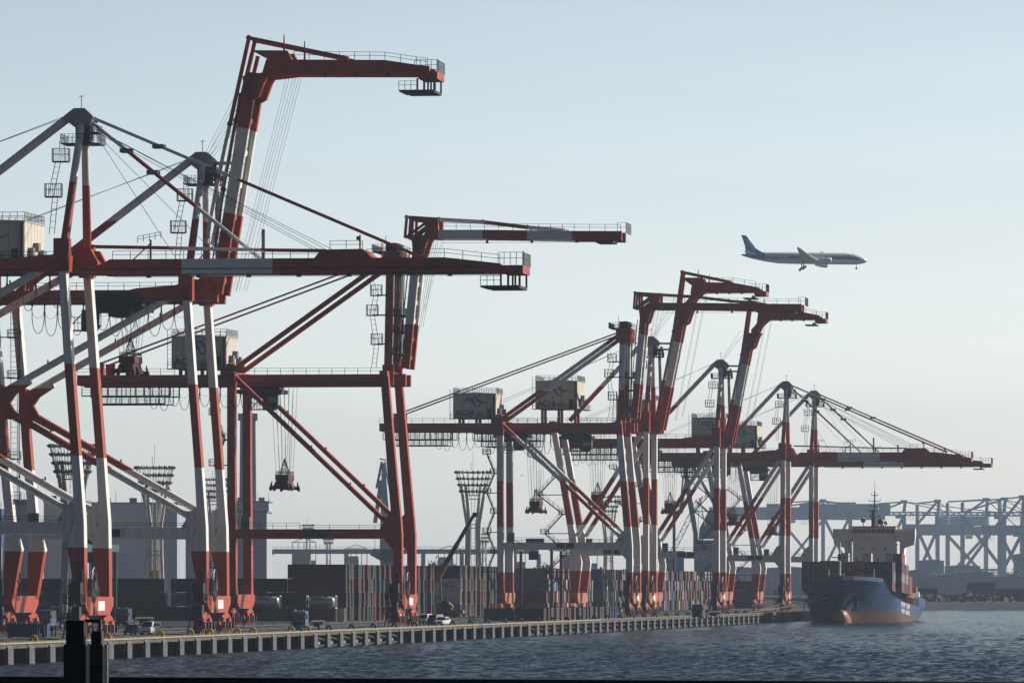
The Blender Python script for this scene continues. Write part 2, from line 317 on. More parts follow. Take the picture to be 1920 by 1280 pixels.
# ================================================================== ship-to-shore container cranes (u seaward from the waterside rail, v along the quay, z above the deck)
def logo_part(parent, uc, zc, W, yv, blue=True):
    bl, gr = mat('emblem_blue', (0.04, 0.15, 0.52), 0.5), mat('emblem_green', (0.03, 0.34, 0.20), 0.5)
    def stroke(mb, pts, ws, m_):
        L, R = [], []
        for i, (x, z) in enumerate(pts):
            a = pts[max(0, i-1)]; b = pts[min(len(pts)-1, i+1)]; dx, dz = b[0]-a[0], b[1]-a[1]; l = math.hypot(dx, dz) or 1
            nx, nz = -dz/l, dx/l; L.append((x+nx*ws[i]/2, z+nz*ws[i]/2)); R.append((x-nx*ws[i]/2, z-nz*ws[i]/2))
        for i in range(len(pts)-1):
            q = [L[i], L[i+1], R[i+1], R[i]]
            mb.prism([(uc+x*W, zc+z*W) for x, z in q], yv-.04, yv, m_)
    mb = MB()
    if blue:
        stroke(mb, [(-.5,-.03),(-.42,.06),(-.33,.12),(-.24,.12),(-.15,.05),(-.08,-.02)], [.01,.06,.10,.12,.11,.03], bl)
    ring = lambda cx, cz, r, a0, a1: [(cx+r*math.cos(math.radians(a)), cz+r*math.sin(math.radians(a))) for a in np.linspace(a0, a1, 12)]
    if blue: stroke(mb, ring(-.05,.06,.125,-30,270), [.075]*12, bl)
    stroke(mb, ring(.05,-.08,.125,150,430), [.075]*12, gr)
    stroke(mb, [(.03,.14),(.12,.06),(.2,-.01),(.3,-.04),(.42,-.03),(.5,.02)], [.03,.10,.12,.10,.06,.01], gr)
    return mb.build('emblem', parent)
def bogie_part(root, u, v, paint_):
    mb = MB(); mb.prism_x([(v-3.4,2.3),(v+3.4,2.3),(v+3.4,2.75),(v+.9,3.35),(v-.9,3.35),(v-3.4,2.75)], u-.3, u+.3, paint_)
    for s_ in (-1, 1):
        c = v+s_*2.6
        for x in (-.48, .34): mb.prism_x([(c-1.7,1.25),(c+1.7,1.25),(c+.5,2.5),(c-.5,2.5)], u+x, u+x+.14, paint_)
        for q in (-1.15, 1.15):
            mb.box(u-.55, u+.55, c+q-.34, c+q+.34, .5, 1.35, paint_); mb.box(u-.42, u+.42, c+q-.85, c+q+.85, .55, .9, paint_)
            for w_ in (-.5, .5): mb.tube((u-.13, c+q+w_, .36), (u+.13, c+q+w_, .36), .36, steel, 12)
            mb.box(u+.55, u+.85, c+q-.2, c+q+.2, .8, 1.9, dark if q > 0 else steel)
    b = mb.build('bogie', root); return b
def crane(S, t, label, state, paint_=None, text=None, logo='full', spreader=None, trolley=None, boom_dz=0.0, rails=True, house=True):
    """S: type description, state: 'lowered' or 'raised'."""
    root = thing('container_crane', label, 'crane', Q(-4.35, t), -AL, 'container cranes along the quay')
    P = paint_ or S['paint']; B = S['B']; mid = B/2; z0, z1 = S['gz']; gv = S['gv']; gw = S['gw']; dv = S['legd']
    # legs
    for v in (0, B):
        for st in (S['ws'], S['ls']):
            mb = MB(); mb.loft([[(a, v-dv, z), (b, v-dv, z), (b, v+dv, z), (a, v+dv, z)] for z, a, b in st], P); mb.build('leg', root)
    # sill beams along the rails, bogies, portal beams
    for ui, uo, st in ((S['ws'][0][1], S['ws'][0][2], 1), (S['ls'][0][1], S['ls'][0][2], 0)):
        mb = MB(); mb.prism_x([(-dv-.1,5.7),(B+dv+.1,5.7),(B+dv+.1,4.5),(B-1.5,3.2),(1.5,3.2),(-dv-.1,4.5)], ui-.1, uo+.16, S['sillpaint'])
        sb = mb.build('sill_beam', root)
        if st:
            mb = MB(); mb.box(uo+.17, uo+.21, mid-1.2, mid+3.4, 3.8, 5.1, white); mb.build('sign_plate', sb)
        for v in (.3, B-.3): bogie_part(root, (ui+uo)/2, v, S['sillpaint'])
    pz0, pz1 = S['pz']
    for v in (0, B):
        mb = MB(); a, b = S['ls'][2][2]-.6, S['ws'][2][1]+.6
        mb.box(a, b, v-.8, v+.8, pz0, pz1, P); pb = mb.build('portal_beam', root)
        if v == 0:
            mb = MB(); um = (a+b)/2-2
            mb.box(um, um+2.0, v-.84, v-.80, pz0+.25, pz1-.2, mat('notice_blue', (.03,.04,.07))); mb.box(um+2.3, um+4.1, v-.84, v-.80, pz0+.25, pz1-.2, mat('notice_blue', (.03,.04,.07)))
            mb.build('notice_board', pb)
            mb = MB(); mb.rail([(a, v-.7, pz1), (a+12, v-.7, pz1)]); mb.rail([(a+12, v-.7, pz1), (b-1.5, v-.7, pz1)], .7, 5); mb.build('handrail', pb)
            mb = MB(); mb.box(a+1.5, a+3.0, v-.5, v+.6, pz1, pz1+2.2, steel); mb.build('switch_cabinet', pb)
    # knee gussets where the portal beams meet the waterside legs
    for v in (0, B):
        mb = MB(); ul = S['ws'][3][1]
        mb.prism([(ul+.3,pz1-.1),(ul-2.6,pz1-.1),(ul-1.2,pz1+2.2),(ul+.3,pz1+3.4)], v-.6, v+.6, P)
        mb.build('gusset', root); mb = MB()
        mb.prism([(ul-.2,pz0+.1),(ul-2.0,pz0+.1),(ul-.2,pz0-2.2)], v-.6, v+.6, P)
        mb.build('gusset', root)
        if S['knee']: mb = MB(); k_ = S['knee']; mb.prism([(k_[0]-.2,k_[1]-3.4),(k_[0]-.2,k_[1]+3.0),(k_[0]+.5,k_[1]+2.2),(k_[0]+1.6,k_[1]+1.85),(k_[0]+4.6,k_[1]+3.3),(k_[0]+4.9,k_[1]+2.5),(k_[0]+2.6,k_[1]+1.0),(k_[0]+1.7,k_[1]-.3),(k_[0]+2.6,k_[1]-1.9),(k_[0]+4.9,k_[1]-3.5),(k_[0]+4.6,k_[1]-4.2),(k_[0]+1.6,k_[1]-2.6),(k_[0]+.6,k_[1]-2.7)], v-.5, v+.5, P); mb.build('gusset', root)
    for (p, q, r) in S['braces']:
        for v in (0, B):
            mb = MB(); mb.tube((p[0], v, p[1]), (q[0], v, q[1]), r, P, 14)
            for f in (.25, .5, .75): c = Vector((p[0], v, p[1])).lerp(Vector((q[0], v, q[1])), f); mb.box(c.x-.1, c.x+.1, v-.1, v+.1, c.z+r, c.z+r+.5, dark)
            mb.build('brace', root)
    # cross beams joining the two frames at girder level
    for u_, zz in ((S['ws'][-1][1]+.5, z0+.5), (S['ls'][-1][1]+.5, z0+.5)):
        mb = MB(); mb.box(u_-.7, u_+.7, -dv, B+dv, zz-.4, z1+.4, P); mb.build('cross_beam', root)
    # girders
    ub, uh = S['uback'], S['uhinge']; ulw = S['ws'][-1][1]
    for sg in (-1, 1):
        c = mid+sg*gv; mb = MB()
        poly = [(ub,z0+.3),(ub,z1),(ulw-9,z1),(ulw-8,z1+.25),(ulw-2,z1+.7),(ulw+.2,z1+1.6),(uh-1.0,z1+1.4),(uh-.1,z1-.3),(uh-.1,z0),(ub+1.5,z0)]
        if S['kind'] == 'B': poly = [(ub,z0+.3),(ub,z1),(uh-.1,z1),(uh-.1,z0),(ub+1.5,z0)]
        mb.prism(poly, c-gw, c+gw, red); g = mb.build('girder', root)
        if sg < 0:
            mb = MB(); mb.rail([(ub, c-gw, z1), (S['houseu'][0], c-gw, z1)]); mb.rail([(S['houseu'][1], c-gw, z1), (ulw-.3, c-gw, z1)]); mb.build('handrail', g)
            mb = MB(); mb.box(ub+1, uh-.4, c-gw-.12, c-gw-.02, z0+.5, z0+.62, dark); mb.box(ub+1, uh-.2, c+gw+.02, c+gw+.5, z0-.12, z0+.02, dark); mb.build('trolley_rail', g)
    mb = MB()
    for k in range(9): u_ = ub+2+(uh-ub-3)*k/8; mb.box(u_-.25, u_+.25, mid-gv+gw, mid+gv-gw, z1-.7, z1-.1, red)
    mb.build('girder_tie', root)
    # mast, apex and stays
    if S['kind'] == 'A':
        az = S['apex']; au = S['apexu']
        for v, vt in ((0, mid-1.3), (B, mid+1.3)):
            mb = MB(); mb.tube((ulw+.5, v, z1), (au, vt, az-2), .62, P, 14, r2=.48); mb.box(ulw-.6, ulw+1.5, v-.9, v+.9, z0, z1+2.6, red); mb.build('mast', root)
        mb = MB()
        mb.prism([(au-2.6,az-.9),(au-1.0,az+.35),(au+.5,az+.35),(au+1.7,az-.8),(au+1.1,az-2.1),(au-.9,az-2.2)], mid-1.5, mid+1.5, mat('apex_grey', (.30,.31,.32), .6))
        for k in range(4): mb.tube((au+.4+.2*k, mid-1.2+.8*k, az-1.2), (au+.4+.2*k, mid-.7+.8*k, az-1.2), .75, dark, 14)
        mb.tube((au-.2, mid, az+.3), (au-.2, mid, az+2.2), .05, dark, 4); mb.tube((au-.6, mid, az+1.9), (au+.2, mid, az+2.1), .04, dark, 4)
        ap = mb.build('apex_head', root)
        mb = MB(); mb.cage(au-2.6, au+2.6, mid-2.6, mid+2.6, az-4.4, 1.2); mb.box(au-.8, au+1.2, mid-1.2, mid+1.2, az-4.2, az-2.0, dark); mb.cage(au+.6, au+2.3, mid-2, mid+2, az-2.9, .9); mb.build('platform', ap)
        mb = MB(); q = S['backfoot']; mb.tube((au-1.6, mid, az-.55), (q[0], mid, q[1]), S['backr'], P, 16); mb.build('backstay', root)
        mb = MB(); mb.tube((au-1, mid-.8, az-.2), (ub+3, mid-.8, z1+3), .05, wire, 4); mb.tube((au-1, mid+.8, az-.2), (ub+1, mid+.8, z1+3), .05, wire, 4); mb.build('rope', root)
        mb = MB(); Z = [az-4.4, az-7.2, az-12.0, z1+3.2]; U = [au-2.0, au-1.6, au-2.3, ulw-1.2]   # zigzag ladders and landings up the mast
        for k in range(3):
            mb.ladder((U[k]+.3*(-1)**k, -.4+mid*.55*(2-k)/3, Z[k]), (U[k+1]+.3*(-1)**k, -.4+mid*.55*(1-k if k < 2 else 0)/3, Z[k+1]), .7)
            if k < 2: mb.cage(U[k+1]-1.0, U[k+1]+1.2, mid*.55*(1-k)/3-1.2, mid*.55*(1-k)/3+.2, Z[k+1], 1.7)
        mb.build('stairs', root)
    else:
        az = S['apex']
        for v in (mid-5.2, mid+5.2):
            mb = MB(); mb.beam((ulw+.75, v, z1-.5), (ulw+1.15, v, az-2.0), 1.3, 1.2, P); mb.box(ulw-.15, ulw+1.8, v-.7, v+.7, z0, z1+1.6, red); mb.build('mast', root)
            mb = MB(); q = S['backfoot']; mb.tube((ulw+.3, v, az-1.8), (q[0], v, q[1]), S['backr'], P, 14); mb.box(q[0]-2.2, q[0]+.3, v-.7, v+.7, z1-.2, z1+1.9, red); mb.build('backstay', root)
            mb = MB(); mb.tube((ulw-.2, v-2*(v > mid)+1, az-1.3), (ub+4.5, v-2*(v > mid)+1, z1+2.1), .17, red if P is red else mat('stay_grey', (.18,.17,.17)), 8); mb.box(ub+3.6, ub+5.2, v-.5, v+.5, z1-.05, z1+2.2, red); mb.build('stay', root)
        mb = MB(); mb.box(ulw-.3, ulw+3.0, mid-6.2, mid+6.2, az-3.4, az-.3, P); mb.box(ulw+.2, ulw+2.2, mid-4, mid+4, az-.3, az+1.3, dark)
        for k in range(4): mb.tube((ulw+1.5, mid-3.6+2.2*k, az+.6), (ulw+1.5, mid-2.6+2.2*k, az+.6), .8, dark, 14)
        ap = mb.build('apex_head', root)
        mb = MB(); mb.cage(ulw-2.0, ulw+.6, mid-6, mid+6, az-.2, 1.2); mb.rail([(ulw+.6,mid-6,az-.2),(ulw+3,mid-6,az-.2),(ulw+3,mid+6,az-.2)]); mb.tube((ulw-.4, mid, az-.2), (ulw-.4, mid, az+2.8), .05, dark, 4); mb.build('platform', ap)
        mb = MB(); zz = [az-4.5, az-8.0, az-11.5, z1+5.2, z1+1.0]; uu = [ulw-2.4, ulw-1.2, ulw-1.9, ulw-1.1, ulw-1.6]
        for k in range(4):
            mb.ladder((uu[k], mid-6.4, zz[k]), (uu[k+1], mid-6.4, zz[k+1]), .8)
            if k: mb.cage(uu[k]-.9, uu[k]+1.0, mid-7.4, mid-5.6, zz[k], 1.8); mb.bar((uu[k], mid-6, zz[k]), (ulw+1, mid-6, zz[k]), .25, dark)
        for zq in (az-11.4, z1+7.5, z1+3.5): mb.cage(ulw+1.4, ulw+3.6, mid-5.6, mid+5.6, zq, 1.2)
        for k in range(5): mb.tube((ulw+1.7+.3*(k % 3), mid-4+2*k, z1+1), (ulw+2.0+.3*(k % 3), mid-4+2*k, az-3), .11, mat('stay_grey', (.18,.17,.17)), 6)
        mb.build('stairs', root)
    # machinery house on the back of the girder
    if house:
        h0, h1 = S['houseu']; a, b = S['housez']; v0, v1 = S['housev']
        mb = MB(); mb.box(h0, h1, v0, v1, a, b, cream); mb.prism([(h0-.1,b),(h1+.1,b),(h1+.1,b+.12),((h0+h1)/2,b+.35),(h0-.1,b+.12)], v0-.1, v1+.1, cream); hs = mb.build('machinery_house', root)
        mb = MB(); mb.rail([(h0,v0,b+.1),(h1,v0,b+.1),(h1,v1,b+.1),(h0,v1,b+.1),(h0,v0,b+.1)], 1.3, 1.1); mb.rail([(h0-.6,v0-.9,a),(h1+.6,v0-.9,a),(h1+1.2,v1,a)], 1.2, 1.2); mb.box(h0-.7, h1+1.3, v0-1, v0-.02, a-.15, a, dark); mb.box(h1+.02, h1+1.4, v0, v1, a-.15, a, dark); mb.build('handrail', hs)
        mb = MB(); mb.box(h1-2.0, h1-1.0, v0-.05, v0, a+.1, a+2.2, dark); mb.build('door', hs)
        jt = mat('panel_joint', (.30,.27,.22), .7); mb = MB()
        for k in range(1, 5): x = h0+(h1-h0)*k/5; mb.box(x-.04, x+.04, v0-.02, v0, a, b, jt)
        for k in range(1, 6): y = v0+(v1-v0)*k/6; mb.box(h1, h1+.02, y-.05, y+.05, a, b, jt)
        for zq in (a+.25, b-.3): mb.box(h0, h1, v0-.03, v0-.001, zq, zq+.10, jt)
        for k in range(6): mb.box(h1-4.6, h1-3.2, v0-.06, v0-.001, a+.5+.22*k, a+.6+.22*k, jt)
        mb.build('panel_trim', hs)
        mb = MB(); mb.box(h1-.6, h1-.1, v0-.5, v0-.02, a, b-.3, mat('conduit', (.10,.10,.11))); mb.build('conduit', hs); mb = MB(); mb.ladder((h0-.5, v0+.5, a), (h0-.5, v0+.5, b+1.2), .8); mb.build('ladder', hs)
        for k in range(3): mb = MB(); mb.box(h1, h1+.8, v0+2.5+4*k, v0+4.2+4*k, a+1.1+.9*(k % 2), a+2.4+.9*(k % 2), steel); mb.build('service_unit', hs)
        for u_ in (h0+1, (h0+h1)/2, h1-1):
            for v in (mid-gv, mid+gv): mb = MB(); mb.box(u_-.3, u_+.3, v-.3, v+.3, z1-.05, a, red); mb.build('support', hs)
        if logo: logo_part(hs, (h0+h1)/2+.3, a+(b-a)*.68, (h1-h0)*.56, v0, True)
        if text: text_part('lettering', text, 1.65, black, hs, (h0+.5, v0-.06, a+.75))
    # gantry back end: hanging maintenance walkways, festoon cable, stairs up the landside leg
    mb = MB()
    for z_, a, b in ((z0-1.6, ub+1, ub+17), (z0-3.0, ub+3, ub+16)):
        for v in (mid-gv-1.2, mid+gv+1.2):
            mb.bar((a, v, z_), (b, v, z_), .22, dark); mb.rail([(a, v, z_), (b, v, z_)], 1.1, 1.6)
            for k in range(6): u_ = a+(b-a)*k/5; mb.bar((u_, v, z_), (u_, v, z0), .12, dark)
    mb.build('walkway', root)
    mb = MB(); cu0, cu1 = S['fest']; n = S['festn']; y_ = mid-gv-.6; stp = (cu1-cu0)/n
    for k in range(n):
        a = cu0+stp*k; dp = S['festd']*(1+.12*math.sin(k*2.3))
        for d_, w_ in ((dp, .06), (dp*.45, .03)):
            pts = [(a+stp*(.5-.5*math.cos(math.pi*i/12))*.96, y_, z0-.3-d_*math.sin(math.pi*i/12)**.55) for i in range(13)]
            mb.path(pts, w_, wire, 4)
        mb.box(a-.15, a+.15, y_-.1, y_+.1, z0-.4, z0+.1, dark)
    mb.bar((cu0, y_, z0-.1), (cu1, y_, z0-.1), .16, dark); mb.build('festoon_cable', root)
    mb = MB(); lw = S['ls']
    def lsu(z):
        for (za, a, b), (zb, c, d) in zip(lw, lw[1:]):
            if za <= z <= zb: f = (z-za)/(zb-za); return (a+(c-a)*f, b+(d-b)*f)
        return lw[-1][1:]
    if S['stair'] == 'zig':
        zz = [6, 10.5, 15, 19.5, 24, 28.5, 33, 37.5]; side = 0
        for a, b in zip(zz, zz[1:]):
            if b > z0: break
            va, vb = (2, B-3) if side else (B-3, 2); ua = lsu(a)[0]-.8; ub_ = lsu(b)[0]-.8; o_ = S['stairo']
            pa, pb_ = (ua-o_*side, 1.2, a), (ub_-o_*(1-side), 1.2, b)
            mb.bar(pa, pb_, .28, dark); mb.rail([pa, pb_], 1.1, 1.5); mb.bar((pa[0], 1.2, a), (lsu(a)[0], .5, a), .2, dark)
            mb.cage(pb_[0]-.9, pb_[0]+.9, .3, 2.1, b, 1.1); side = 1-side
    else:
        u_ = lsu(30)[1]+.9
        mb.ladder((u_, .8, 5), (u_, .8, z0), 1.0); mb.bar((u_+.6, 1.6, 5), (u_+.6, 1.6, z0), .12, dark)
        for z_ in range(8, int(z0), 6): mb.bar((u_, .8, z_), (lsu(z_)[1]-.2, .8, z_), .16, dark); mb.cage(u_-.9, u_+.9, 0, 1.6, z_, 1.1)
    mb.build('stairs', root)
    # cable reel and drive gear at the foot of the near waterside leg
    mb = MB(); uo = S['ws'][0][2]+.75; cv = 1.6; R = 1.9
    for k in range(16):
        a0, a1 = 2*math.pi*k/16, 2*math.pi*(k+1)/16
        for R_, w_ in ((R, .12), (R*.7, .07)): mb.tube((uo, cv+R_*math.cos(a0), 7.2+R_*1.25*math.sin(a0)), (uo, cv+R_*math.cos(a1), 7.2+R_*1.25*math.sin(a1)), w_, steel, 5)
        mb.tube((uo-.1, cv, 7.2), (uo+.1, cv+R*math.cos(a0), 7.2+R*1.25*math.sin(a0)), .05, dark, 4)
    mb.tube((uo-.5, cv, 7.2), (uo+.2, cv, 7.2), .5, dark, 14)
    for k in range(5): mb.path([(uo+.1*k-.2, cv-1.5+.5*k, 8.6), (uo+.3-.15*k, cv-1.0+.4*k, 5.5), (uo-.1+.1*k, cv+.3*k, 3.2)], .07, wire if k % 2 else galv, 5)
    mb.build('cable_reel', root)
    mb = MB(); ul = S['ws'][0][1]
    mb.box(ul-.5, ul+1.0, -3.6, -1.3, 5.0, 7.6, dark); mb.box(ul-.2, ul+.8, -3.4, -1.6, .9, 4.4, dark); mb.cage(ul-1.3, ul+1.2, -4.0, -1.2, 4.9, 1.2); mb.cage(ul-1.6, ul+.4, -4.0, -2.2, 2.4, 1.1); mb.bar((ul-1.4, -3.6, .2), (ul-.3, -3.4, 4.8), .2, dark); mb.box(ul-1.0, ul-.2, -3, -1.5, 2.5, 3.6, steel); mb.box(ul-1.7, ul-.5, -2.4, -1.4, 2.05, 2.15, yellow); mb.box(ul+.3, ul+.9, -1.6, -1.2, 7.6, 9.4, dark); mb.build('drive_cabinet', root)
    # trolley with cab, hoist ropes and spreader
    tu = trolley
    if tu is not None:
        mb = MB(); mb.box(tu-3.4, tu+3.4, mid-gv+gw+.1, mid+gv-gw-.1, z0-.6, z0+1.0, dark); mb.box(tu-4, tu+4, mid-gv-.9, mid+gv+.9, z0-1.25, z0-.55, dark); S is A1 and mb.box(tu-3.4, tu+3.2, mid-gv-gw-.9, mid-gv-gw-.25, z0-.5, z1-.5, mat('trolley_blue', (.03,.032,.05), .6)); [mb.box(tu-3+k*1.5, tu-2.2+k*1.5, mid-gv-gw-1.3, mid-gv-gw-.9, z0-.9+.3*(k % 3), z0+.6+.3*(k % 2), dark) for k in range(4 if S is A1 else 0)]; mb.box(tu-1.5, tu+2.0, mid-gv-.5, mid+gv+.5, z0-2.0, z0-1.25, dark)
        for k in (-2, 0, 2): mb.tube((tu+k, mid-2.4, z0+.7), (tu+k, mid+2.4, z0+.7), .5, steel, 12)
        mb.rail([(tu-4, mid-gv-.9, z0-.55), (tu+4, mid-gv-.9, z0-.55)]); tr = mb.build('trolley', root)
        mb = MB(); cu = tu+S['cab']; mb.prism([(cu-1.3,z0-4.2),(cu+.6,z0-4.2),(cu+1.3,z0-3.4),(cu+1.3,z0-1.0),(cu-1.3,z0-1.0)], mid-gv-.6, mid-gv+1.6, dark); cb = mb.build('cab', tr)
        mb = MB(); mb.box(cu-.6, cu+1.1, mid-gv-.66, mid-gv-.60, z0-2.9, z0-1.9, mat('cab_glass', (.10,.17,.17), .1, spec=.6)); mb.prism([(cu+1.3,z0-3.3),(cu+1.36,z0-3.3),(cu+1.36,z0-1.6),(cu+1.3,z0-1.6)], mid-gv-.5, mid-gv+1.5, mat('cab_glass', (.10,.17,.17), .1, spec=.6)); mb.build('window', cb)
        mb = MB(); mb.cage(cu-3.8, cu-1.2, mid-gv-1.2, mid-gv+1.4, z0-4.0, 1.9); mb.bar((cu-3.6, mid-gv, z0-4), (cu-1, mid-gv, z0-1.2), .14, dark); mb.bar((cu-1.2, mid-gv, z0-4), (cu-1.2, mid-gv, z0-1.2), .14, dark); mb.build('platform', tr)
    if spreader:
        su, sz = spreader; mb = MB(); sp = mat('spreader_red', (.085,.014,.012), .6, var=.35)  # darker red than the crane paint, mottled
        mb.box(su-1.2, su+1.2, mid-3.2, mid+3.2, sz+1.7, sz+2.7, sp); mb.prism([(su-1.25,sz+.55),(su+1.25,sz+.55),(su+1.0,sz+1.7),(su-1.0,sz+1.7)], mid-3, mid+3, sp)
        mb.box(su-1.3, su+1.3, mid-6.1, mid-5.7, sz+.1, sz+.7, sp); mb.box(su-1.3, su+1.3, mid+5.7, mid+6.1, sz+.1, sz+.7, sp)
        for s_ in (-.8, .8): mb.box(su+s_-.2, su+s_+.2, mid-6, mid+6, sz+.3, sz+.8, sp)
        for s_ in (-1, 1):
            for v in (mid-5.9, mid+5.9, mid-2): mb.prism([(su+s_*1.25,sz),(su+s_*1.7,sz-.25),(su+s_*1.8,sz+.3),(su+s_*1.3,sz+1.6)], v-.3, v+.3, sp)
        mb.rail([(su-1.1,mid-3,sz+2.7),(su+1.1,mid-3,sz+2.7),(su+1.1,mid+3,sz+2.7),(su-1.1,mid+3,sz+2.7),(su-1.1,mid-3,sz+2.7)], .6, 1)
        spo = mb.build('spreader', root)
        mb = MB(); zt = sz+5.3                                            # wire basket cone above the headblock
        for k in range(8):
            a = 2*math.pi*k/8; mb.tube((su+.75*math.cos(a), mid+.75*math.sin(a), sz+2.7), (su+.7*math.cos(a), mid+.7*math.sin(a), sz+3.7), .05, dark, 4); mb.tube((su+.7*math.cos(a), mid+.7*math.sin(a), sz+3.7), (su+.15*math.cos(a), mid+.15*math.sin(a), zt), .05, dark, 4)
            b = a+2*math.pi/8
            for rr, z_ in ((.75, sz+3.1), (.7, sz+3.7), (.45, sz+4.4)): mb.tube((su+rr*math.cos(a), mid+rr*math.sin(a), z_), (su+rr*math.cos(b), mid+rr*math.sin(b), z_), .04, dark, 4)
        mb.tube((su, mid, zt), (su, mid, zt+.25), .2, dark); mb.build('cable_basket', spo)
        for a, b in ((-2.1,-1.2),(-1.2,-.6),(-.5,-.1),(.3,.5),(1.2,.7),(1.9,1.1)):
            for v in (mid-2.2, mid+2.2): mb = MB(); mb.tube((su+a, v, z0), (su+b, v, sz+2.7), .03, wire, 4, cap=False); mb.build('hoist_rope', root)
    # boom
    D = S['boom']
    def tip(mb, u, z, dirr=1):
        mb.box(u, u+2.8, mid-gv-gw, mid+gv+gw, z-.6, z+.5, red); mb.rail([(u-.5,mid-gv-1,z+.5),(u+2.8,mid-gv-1,z+.5),(u+2.8,mid+gv+1,z+.5)], 1.7, .9)
        if S is A2:
            mb.box(u-2.6, u+.4, mid-gv-.8, mid+gv+.8, z-1.25, z-1.0, dark); mb.box(u-.6, u-.3, mid-gv-.5, mid+gv+.5, z-1.1, z-.5, dark); return
        mb.box(u-2.2, u+2.4, mid-gv-.8, mid+gv+.8, z-2.6, z-2.2, dark); mb.rail([(u-2.9,mid-gv-.8,z-2.2),(u-.2,mid-gv-.8,z-2.2)], 1.3, .8); mb.box(u-2.9, u-2.2, mid-gv-.8, mid+gv+.8, z-2.45, z-2.2, dark)
        for k in (-.2, .8, 1.4, 2.3): mb.box(u+k-.1, u+k+.15, mid-gv-.6, mid-gv-.4, z-2.3, z-.5, dark); mb.box(u+k-.1, u+k+.15, mid+gv+.4, mid+gv+.6, z-2.3, z-.5, dark)
        mb.tube((u+2.4, mid, z+.5), (u+2.4, mid, z+2.6), .06, dark, 4)
    if state == 'lowered':
        L1, L2, Lw = D['low']; w0, w1 = D['white']
        for sg in (-1, 1):
            c = mid+sg*gv; mb = MB(); cuts = [uh, w0, w1, L1]
            for i, m_ in enumerate((red, white, red)):
                a, b = cuts[i], cuts[i+1]
                poly = [(a,z0-.1),(a,z1),(b,z1),(b,z0-.1)]
                if i == 0: poly = [(a,z0-.1),(a,z1-.75),(a+.6,z1-.55),(a+1.6,z1),(b,z1),(b,z0-.1)]
                mb.prism(poly, c-gw, c+gw, m_)
            b_ = mb.build('boom', root)
            mb = MB(); mb.prism([(L1,z0-.1),(L1,z1),(L2-7.5,z1),(L2,z1-.85),(L2+.4,z1-1.2),(L2,z0-.1)], c-gw, c+gw, red)
            if sg < 0: tip(mb, L2+.3, z0+.3)
            mb.build('boom_tip', root)
            if sg < 0:
                mb = MB(); mb.rail([(uh+2,c-gw,z1),(L1-1.5,c-gw,z1)]); mb.rail([(L1+4,c-gw,z1),(L2-7.5,c-gw,z1),(L2,c-gw,z1-.85)], 1.15); mb.build('handrail', b_)
                mb = MB(); mb.box(uh+.2, L2-2, c-gw-.1, c-gw-.01, z0+.5, z0+.62, dark); mb.box(uh+.2, L2-2, c+gw+.01, c+gw+.45, z0-.24, z0-.11, dark)
                for k in range(1, 8): u_ = uh+(L2-uh)*k/8; mb.prism([(u_-.35,z0-.6),(u_+.35,z0-.6),(u_+.15,z0-.1),(u_-.15,z0-.1)], c-.2, c+.2, dark)
                mb.tube((uh+2, c, z0-.5), (L2, c, z0-.5), .04, wire, 4); mb.build('trolley_rail', b_)
        mb = MB(); mb.prism([(L1-3.2,z1-.05),(L1-2.2,z1+1.15),(L1+3.4,z1+1.2),(L1+4.8,z1-.05)], mid-gv-.5, mid+gv+.5, red); mb.rail([(L1-1,mid-gv-.5,z1+1.2),(L1+3.4,mid-gv-.5,z1+1.2)]); mb.tube((L1+3.0,mid-gv,z1+1), (L1+3.0,mid-gv,z1+3.1), .12, red, 6); mb.tube((L1+6.0,mid-gv,z1), (L1+6.0,mid-gv,z1+2.0), .12, red, 6, r2=.06)
        mb.tube((L1+2.7,mid-gv,z1+2.4), (L1+2.7,mid-gv,z1+2.9), .2, dark); mb.build('boom_joint', root)
        mb = MB()
        for k in range(1, 9): u_ = uh+(L2-uh)*k/9; mb.box(u_-.2, u_+.2, mid-gv+gw, mid+gv-gw, z1-.6, z1-.1, red)
        mb.build('boom_tie', root)
        for sg in (-1, 1):
            mb = MB(); c = mid+sg*1.6; cut = [(ulw+3, z1+1.9), (w0-2, z1+1.65), (w1-2, z1+1.3), (L1-2, z1+1.15)]
            for (a, b), m_ in zip(zip(cut, cut[1:]), (red, white, red)): mb.beam((a[0],c,a[1]), (b[0],c,b[1]), .32, .3, m_)
            mb.build('tie_rod', root)
            for (p, q, f1, f2) in (((au+1.4, az-.9), (D['stay1'], z1), .44, 1.0), ((au+1.4, az-1.6), (D['stay2'], z1+.1), .21, .62)):
                mb = MB(); p, q = Vector((p[0], mid+sg*.7, p[1])), Vector((q[0], mid+sg*.7, q[1])); e = [p, p.lerp(q, f1), p.lerp(q, f2), q]
                for a, b, m_ in zip(e, e[1:], (white, red, white)):
                    if (b-a).length > .1: mb.beam(a, b, .42, .28, m_)
                for f in (.2, .36): c_ = p.lerp(q, f); mb.box(c_.x-.8, c_.x+.8, c_.y-.2, c_.y+.2, c_.z-.35, c_.z+.2, steel)
                mb.build('forestay', root)
        mb = MB()
        for k, (a, b) in enumerate(((L1-1.8, z1+1.2), (L1-1.2, z1+1.3), (L1-3.4, z1+1.1), (L1-3.0, z1+1.2), (uh+10, z1), (uh+16, z1))): mb.tube((au+1, mid-1+.5*k, az-2.0-.2*(k % 3)), (a, mid-1+.5*k, b), .045, wire, 4)
        mb.build('rope', root)
        for u_ in (uh+6.5, uh+15.5):                                     # floodlight frames and vent posts on the boom top
            mb = MB(); mb.tube((u_, mid, z1), (u_, mid, z1+2.8), .14, dark, 6); mb.rail([(u_-1.6,mid-1,z1+2.3),(u_+1.6,mid-1,z1+2.9)], .9, .8); mb.bar((u_-2.5,mid,z1), (u_,mid,z1+2.3), .14, dark); mb.build('floodlight', root)
